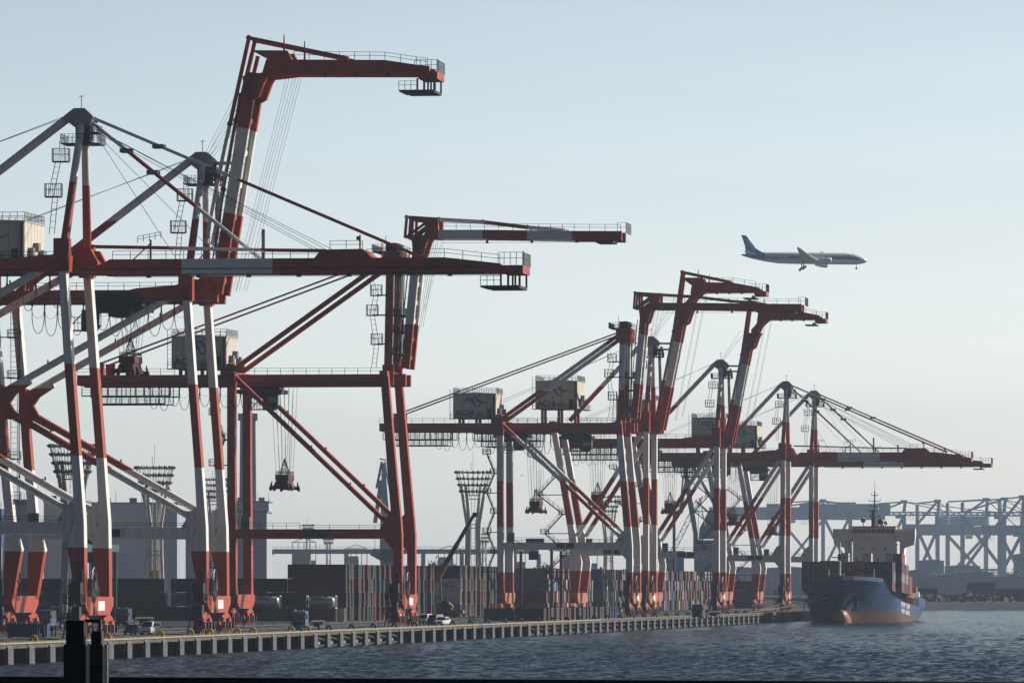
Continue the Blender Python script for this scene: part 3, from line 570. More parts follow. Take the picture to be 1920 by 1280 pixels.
        mb = MB(); mb.tube((w1-2.2, mid+2, z1), (w1-2.2, mid+2, z1+4.2), .25, steel, 8); mb.build('vent_post', root)
    else:
        dz = boom_dz
        (ua, za), (ub2, zb2) = D['in']; zb2 += dz; W = D['inw']; bz = [b+dz*(i/2) for i, b in enumerate(D['inbands'])]
        dirv = Vector((ub2-ua, 0, zb2-za)).normalized(); nrm = Vector((dirv.z, 0, -dirv.x))
        def along(z): f = (z-za)/(zb2-za); return Vector((ua+(ub2-ua)*f, 0, z))
        cuts = [za, bz[0], bz[1], zb2]
        for sg in (-1, 1):
            y = Vector((0, mid+sg*gv, 0)); mb = MB()
            for i, m_ in enumerate((red, white, red)): mb.beam(along(cuts[i])+y, along(cuts[i+1])+y, W, gw*2, m_)
            e = along(zb2)+y
            mb.prism([(e.x-W*.55,e.z-4.5),(e.x-W*.8,e.z-.4),(e.x-.3,e.z+.25),(e.x+W*.6,e.z+.1),(e.x+W*1.6,e.z+.35),(e.x+W*1.15,e.z-.9),(e.x+W*.62,e.z-3.4)], mid+sg*gv-gw, mid+sg*gv+gw, red)
            b_ = mb.build('boom', root)
            if sg < 0:
                mb = MB(); a_ = along(za+1)-nrm*(W/2+.5)+y; b2 = along(zb2-3)-nrm*(W/2+.5)+y; c_ = Vector((.0, -.6, 0))
                mb.tube(a_, b2, .06, dark, 4); mb.tube(a_+c_, b2+c_, .06, dark, 4)
                n = int((b2-a_).length/1.0)
                for k in range(n): q = a_.lerp(b2, k/n); mb.tube(q, q+c_, .04, dark, 4); mb.tube(q, q+nrm*.5, .04, dark, 4) if k % 2 else None
                a_ = along(za+1)+nrm*(W/2+.35)+y; b2 = along(zb2-4)+nrm*(W/2+.35)+y; mb.tube(a_, b2, .06, dark, 4)
                for k in range(12): q = a_.lerp(b2, k/12); mb.tube(q, q-nrm*.35, .05, dark, 4)
                mb.build('ladder', b_)
        mb = MB()
        for k in range(7): q = along(za+2+(zb2-za-4)*k/6); mb.box(q.x-.3, q.x+.3, mid-gv+gw, mid+gv-gw, q.z-.4, q.z+.4, red if not (bz[0] < q.z < bz[1]) else white)
        mb.build('boom_tie', root)
        # folded outer boom
        for sg in (-1, 1):
            c = mid+sg*gv; mb = MB()
            for poly, m_ in D['out']: mb.prism([(a, b+dz) for a, b in poly], c-gw, c+gw, m_ if (not D.get('allred')) else red)
            tu_, tz_ = D['tip']
            if sg < 0:
                if S['kind'] == 'A': tip(mb, tu_, tz_+dz)
                else: mb.box(tu_-4.5, tu_-1.5, mid-gv-.6, mid+gv+.6, tz_+dz-1.1, tz_+dz-.75, dark); mb.rail([(tu_-.6,mid-gv-1,tz_+dz+.5),(tu_+.9,mid-gv-1,tz_+dz+.5),(tu_+.9,mid+gv+1,tz_+dz+.5)], 1.9, 1.2)
            bt = mb.build('boom_tip', root)
            if sg < 0:
                mb = MB(); mb.rail([(a, c-gw, b+dz) for a, b in D['outrail']], 1.15)
                for k in range(1, 4): u_ = D['outrail'][0][0]+(tu_-D['outrail'][0][0])*k/4; mb.prism([(u_-.3,D['outbot']+dz-.45),(u_+.3,D['outbot']+dz-.45),(u_+.15,D['outbot']+dz+.02),(u_-.15,D['outbot']+dz+.02)], c-.2, c+.2, dark)
                mb.tube((D['outrail'][0][0], c, D['outbot']+dz-.35), (tu_, c, D['outbot']+dz-.35), .035, wire, 4); mb.build('handrail', bt)
        for pts, w_, ms in D['rods']:
            for sg in (-1, 1):
                mb = MB(); c = mid+sg*(gv-.5)
                for i, (a, b) in enumerate(zip(pts, pts[1:])):
                    ad, bd = (dz if a[1] > za+12 else 0), (dz if b[1] > za+12 else 0)
                    mb.beam((a[0],c,a[1]+ad), (b[0],c,b[1]+bd), w_, w_*.8, ms[i])
                for a in pts[1:-1]: mb.tube((a[0],c-.35,a[1]+dz), (a[0],c+.35,a[1]+dz), w_*.75, ms[0], 10)
                mb.build('link_rod', root)
        mb = MB()
        for p, q in D['wires']:
            for k in (-1.2, 1.2): mb.tube((p[0], mid+k, p[1]+(dz if p[1] > za+20 else 0)), (q[0], mid+k, q[1]+(dz if q[1] > za+20 else 0)), .028, wire, 4)
        mb.build('rope', root)
        for u_, z_, h_ in D.get('posts', []):
            mb = MB(); mb.tube((u_, mid-gv, z_+dz), (u_, mid-gv, z_+dz+h_), .16, red, 6, r2=.08); mb.build('lamp_post', root)
        if S['kind'] == 'A':                                             # latch arms from the apex to the raised boom
            mb = MB(); q = along(az-2.0)
            for z_ in (az-1.3, az-2.7): mb.bar((au+.8, mid-1, z_), (q.x-.4, mid-1.5, z_), .35, steel); mb.bar((au+.8, mid+1, z_), (q.x-.4, mid+1.5, z_), .35, steel)
            mb.bar((au+1.6, mid+1.5, az-2.5), (au+1.9, mid+1.5, az-14), .5, mat('stay_grey', (.18,.17,.17))); mb.cage(au+1.0, au+2.4, mid-1, mid+3, az-3.6, 1.0); mb.build('latch', root)
    return root
b_A1, b_A2, b_B = band_mat('bands_large', 12.3), band_mat('bands_medium', 10.8), band_mat('bands_folding', 10.4)
A1 = dict(kind='A', paint=b_A1, sillpaint=red, B=17.7, legd=1.1, ws=[(4.8,-1.15,-.05),(7,-1.5,-.05),(12.3,-2.45,-.1),(15.9,-1.45,-.17),(24.7,-1.89,-.81),(37.1,-2.85,-1.77),(51,-3.75,-2.75)],
    ls=[(4.6,-30.7,-29.4),(6,-30.6,-29.0),(12.6,-30.4,-27.9),(15.8,-30.4,-28.9),(18.6,-30.46,-29.2),(25.1,-31.1,-29.85),(39.1,-32.1,-30.95),(51,-33.1,-32.0)],
    pz=(14.15,15.75), knee=(-31.4,34.6), braces=[((-3.6,50.9),(-30.9,35.8),.52),((-30.9,33.5),(-1.9,16.9),.52)], gz=(49.2,51.1), gv=3.2, gw=.6, uback=-52, uhinge=.6, houseu=(-40,-27.9), housez=(55.0,61.2), housev=(1.5,16.5),
    apex=71.3, apexu=-2.2, backfoot=(-31.0,50.4), backr=.58, fest=(-27.5,-4), festn=12, festd=4.2, stair='ladder', stairo=0, cab=-4.2,
    boom=dict(low=(33.2,55.2,0), white=(12.0,24.4), stay1=44.5, stay2=22.2, **{'in': ((.30,50.5),(5.65,83.0))}, inw=1.75, inbands=(62.4,75.0),
      out=[([(7.0,82.45),(7.8,85.1),(25.6,84.85),(30.3,84.1),(32.2,83.9),(32.2,82.6),(31,82.75),(11.6,82.95)],red), ([(5.5,86.5),(10.9,86.4),(11.7,85.0),(8.2,84.6),(7.9,85.2)],red)], tip=(30.6,82.6), outbot=82.9,
      outrail=[(12,85.1),(25.6,84.85),(30.3,84.1),(32,83.9)], rods=[([(20,85.2),(5.05,88.4),(2.2,75.7),(.5,67.9),(-1.4,58)],.55,[red,red,white,white]), ([(5.5,86.1),(3.1,76.1),(1.2,66),(.1,58)],.55,[red,white,white])],
      wires=[((-1.9,71.2),(3.0,80.5)),((-1.5,71.2),(3.6,79)),((-1.2,70.9),(4.2,77)),((10.5,82.8),(2.4,51)),((11.5,82.8),(2.9,51)),((12.3,82.6),(4.0,51))], posts=[(10.4,86.2,2.6),(13.5,85,2.8)]))
A2 = dict(kind='A', paint=b_A2, sillpaint=mat('sunbleached_red', (.42,.13,.075), .6), B=17.7, legd=1.1, ws=[(4.8,-1.15,.05),(7,-1.2,.05),(11,-1.5,.05),(15.9,-1.25,.05),(24.7,-1.22,.05),(37,-1.2,.07),(45,-1.2,.07)],
    ls=[(4.6,-18.2,-16.7),(6,-18.2,-16.4),(12.6,-18.3,-15.6),(15.8,-18.4,-16.4),(20,-18.8,-17.3),(43.5,-22.8,-21.5),(45,-23.05,-21.75)],
    pz=(14.4,16.1), knee=None, braces=[((-1.5,42.9),(-16.9,18.9),.55)], gz=(42.9,45.3), gv=2.9, gw=.6, uback=-43, uhinge=2.4, houseu=(-26.7,-16.9), housez=(48.6,55.0), housev=(1.5,16.5),
    apex=65.3, apexu=-.2, backfoot=(-19.6,46.0), backr=.55, fest=(-40,-22), festn=11, festd=4.0, stair='zig', stairo=5.0, cab=2.6,
    boom=dict(low=(36.0,49.5,0), white=(14.5,26.6), stay1=45.5, stay2=20.8, **{'in': ((2.0,43.8),(7.6,72.2))}, inw=1.6, inbands=(53.8,64.3),
      out=[([(9.2,75.4),(9.6,78.2),(19.2,78.0),(24.6,77.0),(25.6,76.6),(25.6,75.8),(11.5,75.8)],red), ([(7.0,79.3),(12.0,79.2),(12.6,78.0),(9.2,77.6)],red), ([(7.9,70.9),(9.3,72.0),(10.4,74.3),(12.2,75.85),(9.9,76.6),(9.0,74.6),(7.7,73.2)],red)], tip=(24.2,75.5), outbot=75.8,
      outrail=[(12.4,78.1),(19.2,78.0),(24.6,77.0)], rods=[([(18.6,78.2),(7.2,80.6),(5.2,66.8),(2.8,55),(1.0,46)],.6,[red,red,white,red]), ([(7.2,79.2),(6.0,70),(3.8,58)],.5,[red,white])],
      wires=[((-.2,65.6),(4.6,73)),((.3,65.6),(5.2,72)),((11.2,75.6),(5.4,46)),((12.6,75.6),(7.0,47))], posts=[(11.0,79,2.2),(13.6,78,2.0)]))
Bt = dict(kind='B', paint=b_B, sillpaint=A2['sillpaint'], B=16.5, legd=1.0, ws=[(4.8,-1.15,.12),(6,-1.28,.15),(12,-1.3,.15),(16.2,-1.3,.14),(18.7,-1.7,-.04),(30,-2.6,-1.1),(44,-3.65,-2.3)],
    ls=[(4.6,-30.9,-29.3),(6,-30.9,-29.4),(14,-30.9,-29.45),(17,-30.95,-29.5),(30,-31,-29.6),(44.6,-31,-29.6)],
    pz=(15.6,17.2), knee=None, braces=[((-29.9,44.2),(-2.2,17.9),.45)], gz=(42.5,44.6), gv=3.0, gw=.6, uback=-59, uhinge=.1, houseu=(-41.4,-31.6), housez=(45.6,51.2), housev=(2,14),
    apex=66.4, apexu=-2.5, backfoot=(-30.6,45.4), backr=.45, fest=(-46,-24), festn=12, festd=3.6, stair='zig', stairo=1.8, cab=2.0,
    boom=dict(low=(33,55,0), white=(12,24), stay1=44, stay2=22, **{'in': ((-.1,45.6),(2.2,69.8))}, inw=1.45, inbands=(53.4,64.2),
      out=[([(3.4,69.3),(3.4,72.6),(5.8,72.6),(5.8,69.2)],red), ([(5.8,69.2),(5.8,70.75),(13.7,70.7),(13.7,69.15)],white), ([(13.7,69.15),(13.7,70.7),(21.6,70.55),(21.6,69.0)],red), ([(21.6,69.0),(21.6,70.55),(29.6,70.4),(29.6,68.8)],white), ([(29.6,68.8),(29.6,70.4),(38.4,70.3),(38.4,68.6)],red)], tip=(38.3,69.4), outbot=68.8,
      outrail=[(6.5,70.75),(21.6,70.55),(30,70.4),(38.2,70.3)], rods=[([(28.3,70.6),(21.6,71.2),(13.7,72.2),(5.8,72.7),(.05,73.1),(-.25,69.4)],.5,[white,red,white,red,red]), ([(3.4,72.4),(1.1,72.7),(1.0,69.6)],.5,[red,red]), ([(-.2,69.4),(4.2,72.6)],.45,[dark]), ([(.9,68.9),(4.6,71.6)],.45,[dark])],
      wires=[((4.4,69.2),(1.6,52)),((5.2,69.2),(2.4,53)),((6.2,69.2),(2.8,56))], posts=[]))
Bred = dict(Bt); Bred['paint'] = red; Bred['sillpaint'] = red
B4 = dict(Bt); B4['boom'] = dict(Bt['boom']); B4['boom']['allred'] = 1
B4['boom']['rods'] = [(p, w_, [red]*len(ms) if ms[0] is not dark else ms) for p, w_, ms in Bt['boom']['rods']]
crane(A1, 78.7, 'nearest red and white gantry crane with its boom lowered level over the water', 'lowered', house=True)
crane(A1, 173.7, 'tall red and white gantry crane with raised folded boom, tallest in the row', 'raised', text=None, trolley=-14.5, spreader=(-13.3, 38.6))
crane(Bred, 371.9, 'all-red gantry crane with boom folded over and red and white striped boom end', 'raised', text='AC', trolley=-26.2, spreader=(-22.2, 24.2), boom_dz=-.75)
crane(B4, 736.5, 'red and white gantry crane whose cream house reads AC24, boom folded', 'raised', text='AC24', trolley=-28.5, spreader=(-23.1, 24.0), boom_dz=1.2)
crane(A2, 771.2, 'gantry crane whose cream house reads AC16, boom raised in a steep fold', 'raised', text='AC16', trolley=-18, spreader=(-13.0, 26.0))
crane(A2, 937.8, 'gantry crane with raised boom standing just beyond the AC16 crane', 'raised', text=None, trolley=-20, spreader=(-13.6, 26.0))
crane(A2, 1126.9, 'gantry crane whose cream house reads AC17, boom lowered over the ship', 'lowered', text='AC17', trolley=-20, spreader=(-15.5, 24.5))
crane(A2, 1221.3, 'farthest red and white gantry crane, boom lowered, its legs rising behind the ship', 'lowered', text=None, trolley=-18, spreader=(-13, 22.5))
# ================================================================== containers
CCOL = {'dark maroon': (.10,.022,.024), 'brick red': (.21,.045,.04), 'rust brown': (.15,.058,.04), 'pale pink': (.27,.125,.10), 'teal': (.02,.16,.135), 'navy blue': (.018,.035,.085), 'bright blue': (.03,.11,.26),
        'grey': (.20,.21,.22), 'cream': (.42,.37,.27), 'white': (.55,.55,.53), 'dark green': (.018,.075,.05), 'charcoal': (.03,.032,.036), 'olive': (.07,.075,.035), 'orange': (.34,.13,.04)}
CCOL = {k: tuple(c*(.92 if max(v) > .1 else .9) for c in v) for k, v in CCOL.items()}
CM = {}
def cont_mesh(col, L, H, along='x'):
    key = (col, L, H, along)
    if key in CM: return CM[key]
    m_ = mat('container_'+col.replace(' ', '_'), CCOL[col], 0.6, var=.22, scale=.45, bump=('X' if along == 'x' else 'Y', .28, .03)); fr = mat('container_frame_'+col.replace(' ', '_'), tuple(c*.9 for c in CCOL[col]), .55, var=.2)
    mb = MB(); W = 2.44
    mb.box(-L+.05, -.05, .04, W-.04, .14, H-.04, m_)
    for x in (-L, -.16):
        for y in (0, W-.16): mb.box(x, x+.16, y, y+.16, 0, H, fr)
    for z, h in ((.001, .15), (H-.11, .11)):
        mb.box(-L+.16, -.16, .001, .09, z, z+h-.002, fr); mb.box(-L+.16, -.16, W-.09, W-.001, z, z+h-.002, fr)
        mb.box(-.12, -.001, .16, W-.16, z, z+h-.002, fr); mb.box(-L+.001, -L+.12, .16, W-.16, z, z+h-.002, fr)
    for y in (.55, .95, 1.5, 1.9): mb.bar((-.02, y, .15), (-.02, y, H-.12), .05, galv)
    mb.box(-.05, -.035, 1.2, 1.24, .15, H-.12, black)
    me = mb.build('container'); d = me.data; bpy.data.objects.remove(me); CM[key] = d; return d
TIERS = {1: ['bottom'], 2: ['bottom','top'], 3: ['bottom','middle','top'], 4: ['bottom','second','third','top']}
NCONT = 0
def container(col, u, t, z, label, group, L=12.19, H=2.9, rz=None, base=None, rx=0):
    global NCONT; NCONT += 1
    o = bpy.data.objects.new('container', cont_mesh(col, L, H)); C.objects.link(o)
    o.location = base if base is not None else Q(u, t, z); o.rotation_euler = (rx, 0, -AL if rz is None else rz)
    return tag(o, label, 'container', group)
rgc = random.Random(11)
MIX = ['dark maroon']*4+['brick red']*5+['rust brown']*4+['pale pink']*6+['teal']*3+['navy blue']*3+['charcoal']*2+['grey']*1+['cream']*1+['dark green']*2+['bright blue']*1
MIX2 = ['grey']*6+['cream']*3+['white']*1+['navy blue']*6+['bright blue']*2+['brick red']*5+['pale pink']*1+['rust brown']*6+['teal']*2+['charcoal']*7+['dark maroon']*5
def stack(u, t0, n, pitch, tiers, name, group, mix, front=None, H=2.9, jit=.5, drop=0.0):
    for k in range(n):
        tt = tiers if not (drop and rgc.random() < drop) else tiers-1
        du = rgc.uniform(-jit, jit)
        for j in range(tt):
            col = rgc.choice(mix) if not (front and k == 0) else front[j]
            container(col, u+du+rgc.uniform(-.12, .12), t0+k*pitch, .02+j*(H+.03), f"{col} container, {TIERS[tiers][j]} tier, {ordinal(k+1)} row of the {name}", group, H=H)
stack(-47.2, 586, 34, 3.8, 4, 'tall stack behind the all-red crane', 'containers stacked behind the red crane', MIX, ['rust brown','dark maroon','dark maroon','dark maroon'], jit=.75)
stack(-52.4, 800, 18, 4.2, 4, 'stack beyond the mobile crane', 'containers stacked beyond the mobile crane', MIX, ['grey','white','white','navy blue'], H=3.0)
lab = "{} container, {} from the near end of the low single row on the apron"
container('olive', -12.75, 589.0, .02, 'olive container with a yellow end, near end of the low row on the apron', 'containers in the low row on the apron', L=6.06, H=2.6)
for k in range(31):
    col = 'dark maroon' if k == 0 else ('bright blue' if k >= 29 else rgc.choice(['brick red']*6+['rust brown']*3+['pale pink']*6+['teal']*3+['dark green']*2+['charcoal']*2+['grey']))
    container(col, -6.4+rgc.uniform(-.3, .15), 589+k*4.4, .02, lab.format(col, ordinal(k+1)), 'containers in the low row on the apron', L=6.06, H=2.6)
# low front pieces and the rows of the left yard (long sides towards the water)
container('rust brown', -46.9, 570, .02, 'rust brown container carrying a silver tank, foot of the tall stack', 'low containers in front of the stacks', L=7.6, H=2.6)
container('dark maroon', -55.5, 571, .02, 'dark maroon container left of the one carrying the silver tank', 'low containers in front of the stacks', L=7.6, H=2.6)
container('cream', -45.6, 573, .02, 'cream short container right of the silver tank', 'low containers in front of the stacks', L=6.06, H=2.6)
yard = ['navy blue','dark maroon','charcoal','dark maroon','navy blue','charcoal','dark green','dark maroon']
for i in range(6):
    for j in range(3):
        col = ['charcoal','dark maroon','navy blue','dark maroon','charcoal','grey'][(i*2+j*3) % 6] if j < 2 else ['dark maroon','navy blue','charcoal','navy blue','dark maroon','grey'][i]
        u = -60.2-12.75*i; tn = 590+rgc.uniform(-7, 3); u += rgc.uniform(-.25, .25)
        container(col, u, tn, .02+j*2.93, f"{col} container, {TIERS[3][j]} tier, {ordinal(i+1)} column left of the tall stack", 'containers in the left yard', H=2.9)
for i, (c_, u) in enumerate((('navy blue',-76.0),('dark maroon',-88.6))):
    container(c_, u, 480, .02, f"{c_} container lying in front of the left yard behind the white van", 'containers in the left yard', H=2.6)
container('dark green', -76, 470, .02, 'dark green low container just behind the parked vans', 'containers in the left yard', H=1.6)
# the farther stacks: past three hundred containers they are one mass
mb = MB(); mats_ = {k: mat('far_container_'+k.replace(' ', '_'), v, .6, var=.2, scale=.4) for k, v in CCOL.items()}
for (t0, n, p, fr) in ((964, 24, 4.2, 'grey'), (1089, 15, 4.2, 'bright blue'), (1243, 34, 4.4, 'bright blue')):
    for k in range(n):
        for j in range(4):
            if j == 3 and rgc.random() < .12: continue
            m_ = mats_[fr if k == 0 and j != 1 else rgc.choice(MIX2)]; u = -52+rgc.uniform(-.4, .4)
            mb.box(u-12.2, u, t0+k*p, t0+k*p+2.44, .02+j*3.0, 2.95+j*3.0, m_)
for (a_, b_, c_) in ((-54,-41.5,'dark maroon'),(-68,-55,'charcoal'),(-82,-69,'grey')):
    for k in range(4):
        for j in range(3): mb.box(a_, b_, 1440+k*4, 1442.4+k*4, .02+j*3.0, 2.95+j*3.0, mats_[c_ if k == 0 and j != 1 else rgc.choice(MIX2)])
for k in range(40):
    for j in range(4):
        if rgc.random() < .06: continue
        mb.box(-68.5-13*(k % 2)-12.2, -68.5-13*(k % 2), 830+k*13, 833+k*13, .02+j*3.0, 2.95+j*3, mats_[rgc.choice(MIX2)])
o = mb.build('far_containers', loc=Q(0, 0), rot=(0, 0, -AL)); tag(o, 'hazy stacks of many-coloured containers in the far part of the yard', 'containers', kind='stuff')
# lettering on the two white containers of the stack beyond the mobile crane
for oo in list(C.objects):
    if oo.get('label') == 'white container, third tier, first row of the stack beyond the mobile crane': text_part('lettering', 'NG', 1.9, mat('faded_red_letter', (.30,.07,.07)), oo, (-4.6, -.03, .8))
    if oo.get('label') == 'white container, second tier, first row of the stack beyond the mobile crane': text_part('lettering', 'ING', 1.5, mat('faded_red_letter', (.30,.07,.07)), oo, (-6.2, -.03, .9))
# tank containers
def tank(u, t, z, label):
    r = thing('tank_container', label, 'tank', Q(u, t, z), -AL, 'tank containers')
    alu = mat('tank_silver', (.42,.43,.43), .38, .55, var=.2, scale=.8); mb = MB()
    pr = [(-5.75,.3),(-5.6,.85),(-5.3,1.12),(-.75,1.12),(-.45,.85),(-.3,.3)]
    mb.loft([[(x, 1.22+rr*math.cos(2*math.pi*k/24), 1.3-rr*math.sin(2*math.pi*k/24)) for k in range(24)] for x, rr in pr], alu, smooth=True); mb.build('tank', r)
    mb = MB()
    for x in (-6.05, -.13):
        for y in (0, 2.3): mb.box(x, x+.13, y, y+.14, 0, 2.59, white)
        mb.box(x, x+.13, .14, 2.3, 0, .14, white); mb.box(x, x+.13, .14, 2.3, 2.45, 2.59, white)
    for y in (0, 2.32): mb.box(-5.92, -.13, y, y+.1, 0, .14, steel)
    mb.build('frame', r)
    mb = MB(); mb.tube((-3, 1.22, 2.40), (-3, 1.22, 2.56), .3, alu, 12); mb.box(-4.4, -1.6, .8, 1.64, 2.44, 2.48, galv); mb.build('manhole', r)
tank(-46.95, 570, 2.64, 'silver tank container lying on the rust brown container')
tank(-59.66, 577, 2.64, 'silver tank container half hidden behind the red landside bogie')
container('charcoal', -59.6, 577, .02, 'charcoal container carrying the half-hidden silver tank', 'low containers in front of the stacks', L=6.06, H=2.6)
# ================================================================== vehicles
tyre = mat('tyre', (.015,.015,.016), .85); chrome = mat('lamp_glass', (.6,.6,.6), .2)
def wheels(root, xs, ys, r, w):
    for x in xs:
        for y in ys:
            mb = MB(); mb.tube((x-w/2, y, r), (x+w/2, y, r), r, tyre, 18); wh = mb.build('wheel', root)
            mb = MB(); mb.tube((x-w/2-.01, y, r), (x+w/2+.01, y, r), r*.55, steel, 12); mb.build('rim', wh)
# vehicles: x across, y backwards (the nose points to -y), z up
def lofted_body(mb, secs, m_):   # secs: (y, halfwidth, z0, z1)
    rings = []
    for y, hw, a, b in secs:
        c = min(.12, (b-a)*.3); rings.append([(-hw+.04,y,a),(-hw,y,a+c),(-hw,y,b-c),(-hw+c,y,b),(hw-c,y,b),(hw,y,b-c),(hw,y,a+c),(hw-.04,y,a)])
    mb.loft(rings, m_)
def tractor(name, u, t, rz, label, cm, group, trailer='chassis'):
    r = thing(name, label, 'truck', Q(u, t), rz, group); mb = MB()
    lofted_body(mb, [(-1.15,1.17,.45,2.2),(-1.1,1.22,.4,2.95),(-.8,1.24,.4,3.12),(1.0,1.24,.55,3.15),(1.1,1.2,.6,3.05)], cm); cb = mb.build('cab', r)
    mb = MB(); mb.loft([[(-1.08,-1.17,1.75),(1.08,-1.17,1.75),(1.08,-1.13,2.75),(-1.08,-1.13,2.75)],[(-1.08,-1.19,1.75),(1.08,-1.19,1.75),(1.04,-1.15,2.75),(-1.04,-1.15,2.75)]], glass); mb.build('windscreen', cb)
    mb = MB(); mb.box(1.235, 1.26, -.7, .35, 1.8, 2.7, glass); mb.box(-1.26, -1.235, -.7, .35, 1.8, 2.7, glass); mb.build('side_window', cb)
    mb = MB(); mb.box(-.8, .8, -1.24, -1.15, .75, 1.35, dark); mb.box(-1.2, 1.2, -1.3, -1.1, .35, .65, dark); mb.build('grille', cb)
    for s_ in (-1, 1):
        mb = MB(); mb.box(s_*.95-.2, s_*.95+.2, -1.27, -1.2, .75, .95, chrome); mb.build('headlight', cb)
        mb = MB(); mb.box(s_*1.42-.1, s_*1.42+.1, -1.2, -1.05, 1.8, 2.4, dark); mb.bar((s_*1.2, -1.1, 2.3), (s_*1.42, -1.1, 2.35), .05, dark); mb.build('mirror', cb)
        mb = MB(); mb.tube((s_*.7, -.6, 3.1), (s_*.7, -.6, 3.32), .1, chrome, 8); mb.build('beacon', cb)
    mb = MB(); mb.box(-.5, .5, .6, 5.6, .75, 1.05, dark); mb.box(-1.1, 1.1, 1.4, 2.4, .5, 1.15, dark); mb.box(-.9, .9, 3.2, 4.4, 1.05, 1.3, steel); mb.build('chassis', r)
    wheels(r, (-1.0, 1.0), (-.1, 3.3, 4.6), .5, .35)
    if trailer == 'chassis':
        mb = MB(); mb.box(-1.2, 1.2, 3.0, 13.5, 1.3, 1.55, mat('trailer_rust', (.10,.05,.035), .8)); mb.box(-1.2, 1.2, 12, 12.5, .5, 1.3, dark)
        for y in (5, 7.5, 10): mb.box(-1.2, 1.2, y, y+.3, 1.55, 1.85, dark)
        mb.build('trailer', r); wheels(r, (-1.0, 1.0), (10.2, 11.6, 12.9), .5, .35)
    return r
blue_truck = mat('truck_blue', (.025,.10,.24), .35, coat=.4)
gtr = 'blue terminal tractors'
def gxy(x, y): Y = F_PX*(CAM_Z-DECK)/(y-1100); return Qinv((x-960)*Y/F_PX, Y)
def car(u, t, rz, label, body, kind='van', low=None, group=None):
    r = thing('parked_van' if kind == 'van' else 'parked_car', label, 'van' if kind == 'van' else 'car', Q(u, t), rz, group); mb = MB()
    if kind == 'van':
        lofted_body(mb, [(-2.35,.78,.45,.85),(-2.3,.83,.35,1.0),(-1.95,.85,.32,1.22),(2.3,.85,.32,1.2),(2.36,.8,.4,1.15)], low or body)
        mb.loft([[(-.8,-1.95,1.15),(-.74,-1.35,1.9),(.74,-1.35,1.9),(.8,-1.95,1.15)],[(-.82,-1.3,1.15),(-.76,-1.1,1.98),(.76,-1.1,1.98),(.82,-1.3,1.15)],[(-.83,2.25,1.15),(-.78,2.1,1.98),(.78,2.1,1.98),(.83,2.25,1.15)]], body)
        h = 1.98; w0, w1 = (-1.98,1.22), (-1.4,1.86)
    else:
        lofted_body(mb, [(-2.2,.76,.45,.7),(-2.1,.84,.32,.85),(-1.2,.87,.3,1.0),(1.6,.87,.3,1.02),(2.1,.8,.4,.95)], low or body)
        mb.loft([[(-.78,-1.2,.98),(-.62,-.4,1.58),(.62,-.4,1.58),(.78,-1.2,.98)],[(-.8,1.0,.98),(-.66,.7,1.62),(.66,.7,1.62),(.8,1.0,.98)],[(-.78,2.0,.96),(-.6,1.6,1.5),(.6,1.6,1.5),(.78,2.0,.96)]], body)
        h = 1.6; w0, w1 = (-1.23,1.0), (-.44,1.55)
    bd = mb.build('body', r)
    mb = MB(); y0, z0 = w0; y1, z1 = w1
    mb.loft([[(-.72,y0,z0),(.72,y0,z0),(.66,y1,z1),(-.66,y1,z1)],[(-.72,y0-.03,z0+.01),(.72,y0-.03,z0+.01),(.66,y1-.03,z1+.01),(-.66,y1-.03,z1+.01)]], glass); mb.build('windscreen', bd)
    ym = 1.9 if kind == 'van' else 1.4
    for s_ in (-1, 1):
        mb = MB(); mb.hexa([(s_*.80-.035,-1.2,z0+.08),(s_*.80+.035,-1.2,z0+.08),(s_*.80+.035,ym,z0+.08),(s_*.80-.035,ym,z0+.08),(s_*.74-.03,-.9,z1-.05),(s_*.74+.03,-.9,z1-.05),(s_*.74+.03,ym-.2,z1-.05),(s_*.74-.03,ym-.2,z1-.05)], glass); mb.build('side_window', bd)
        yf = -2.3 if kind == 'van' else -2.12
        mb = MB(); mb.box(s_*.62-.14, s_*.62+.14, yf-.06, yf+.1, .68, .84, chrome); mb.build('headlight', bd)
        mb = MB(); mb.box(s_*.98-.1, s_*.98+.1, y0+.35, y0+.5, z0, z0+.2, dark); mb.build('mirror', bd)
    yf = -2.36 if kind == 'van' else -2.2
    mb = MB(); mb.box(-.5, .5, yf-.03, yf+.1, .42, .62, dark); mb.build('grille', bd)
    wheels(r, (-.74, .74), (-1.5, 1.35), .33, .22)
    return r
white_car = mat('car_white', (.72,.72,.71), .3, var=.03, coat=.5); navy_car = mat('car_navy', (.02,.025,.05), .25, var=.05, coat=.6); grey_car = mat('car_silver', (.42,.43,.45), .3, var=.05, coat=.5)
u, t = gxy(562, 1180.5); tractor('terminal_tractor', u, t, -AL-.06, 'blue terminal tractor with empty trailer parked alone on the quay', blue_truck, gtr)
u, t = gxy(88, 1178); tractor('terminal_tractor', u, t, -AL-.30, 'blue tractor parked beside the blue skips and workers', blue_truck, gtr)
u, t = gxy(108, 1166); tractor('terminal_tractor', u, t, -AL-.25, 'left one of two blue tractors parked behind the workers', blue_truck, gtr)
u, t = gxy(122, 1166); tractor('terminal_tractor', u, t, -AL-.25, 'right one of two blue tractors parked behind the workers', blue_truck, gtr)
u, t = gxy(232, 1172.5); tractor('terminal_tractor', u, t, -AL-.15, 'dark blue tractor in the shade of the nearest crane leg', mat('truck_navy', (.012,.03,.09), .4), gtr)
u, t = gxy(8, 1166); tractor('terminal_tractor', u, t, -AL-.2, 'blue tractor at the left edge, mostly hidden by crane gear', blue_truck, gtr)
u, t = gxy(1310, 1158); tractor('terminal_tractor', u, t, -AL-.2, 'dark tractor far down the quay by the AC17 crane legs', mat('truck_navy', (.012,.03,.09), .4), gtr)
u, t = gxy(283, 1189.5); car(u, t, -AL-.16, 'white van parked on the quay beside a two-tone car', white_car, 'van', group='vehicles parked on the quay')
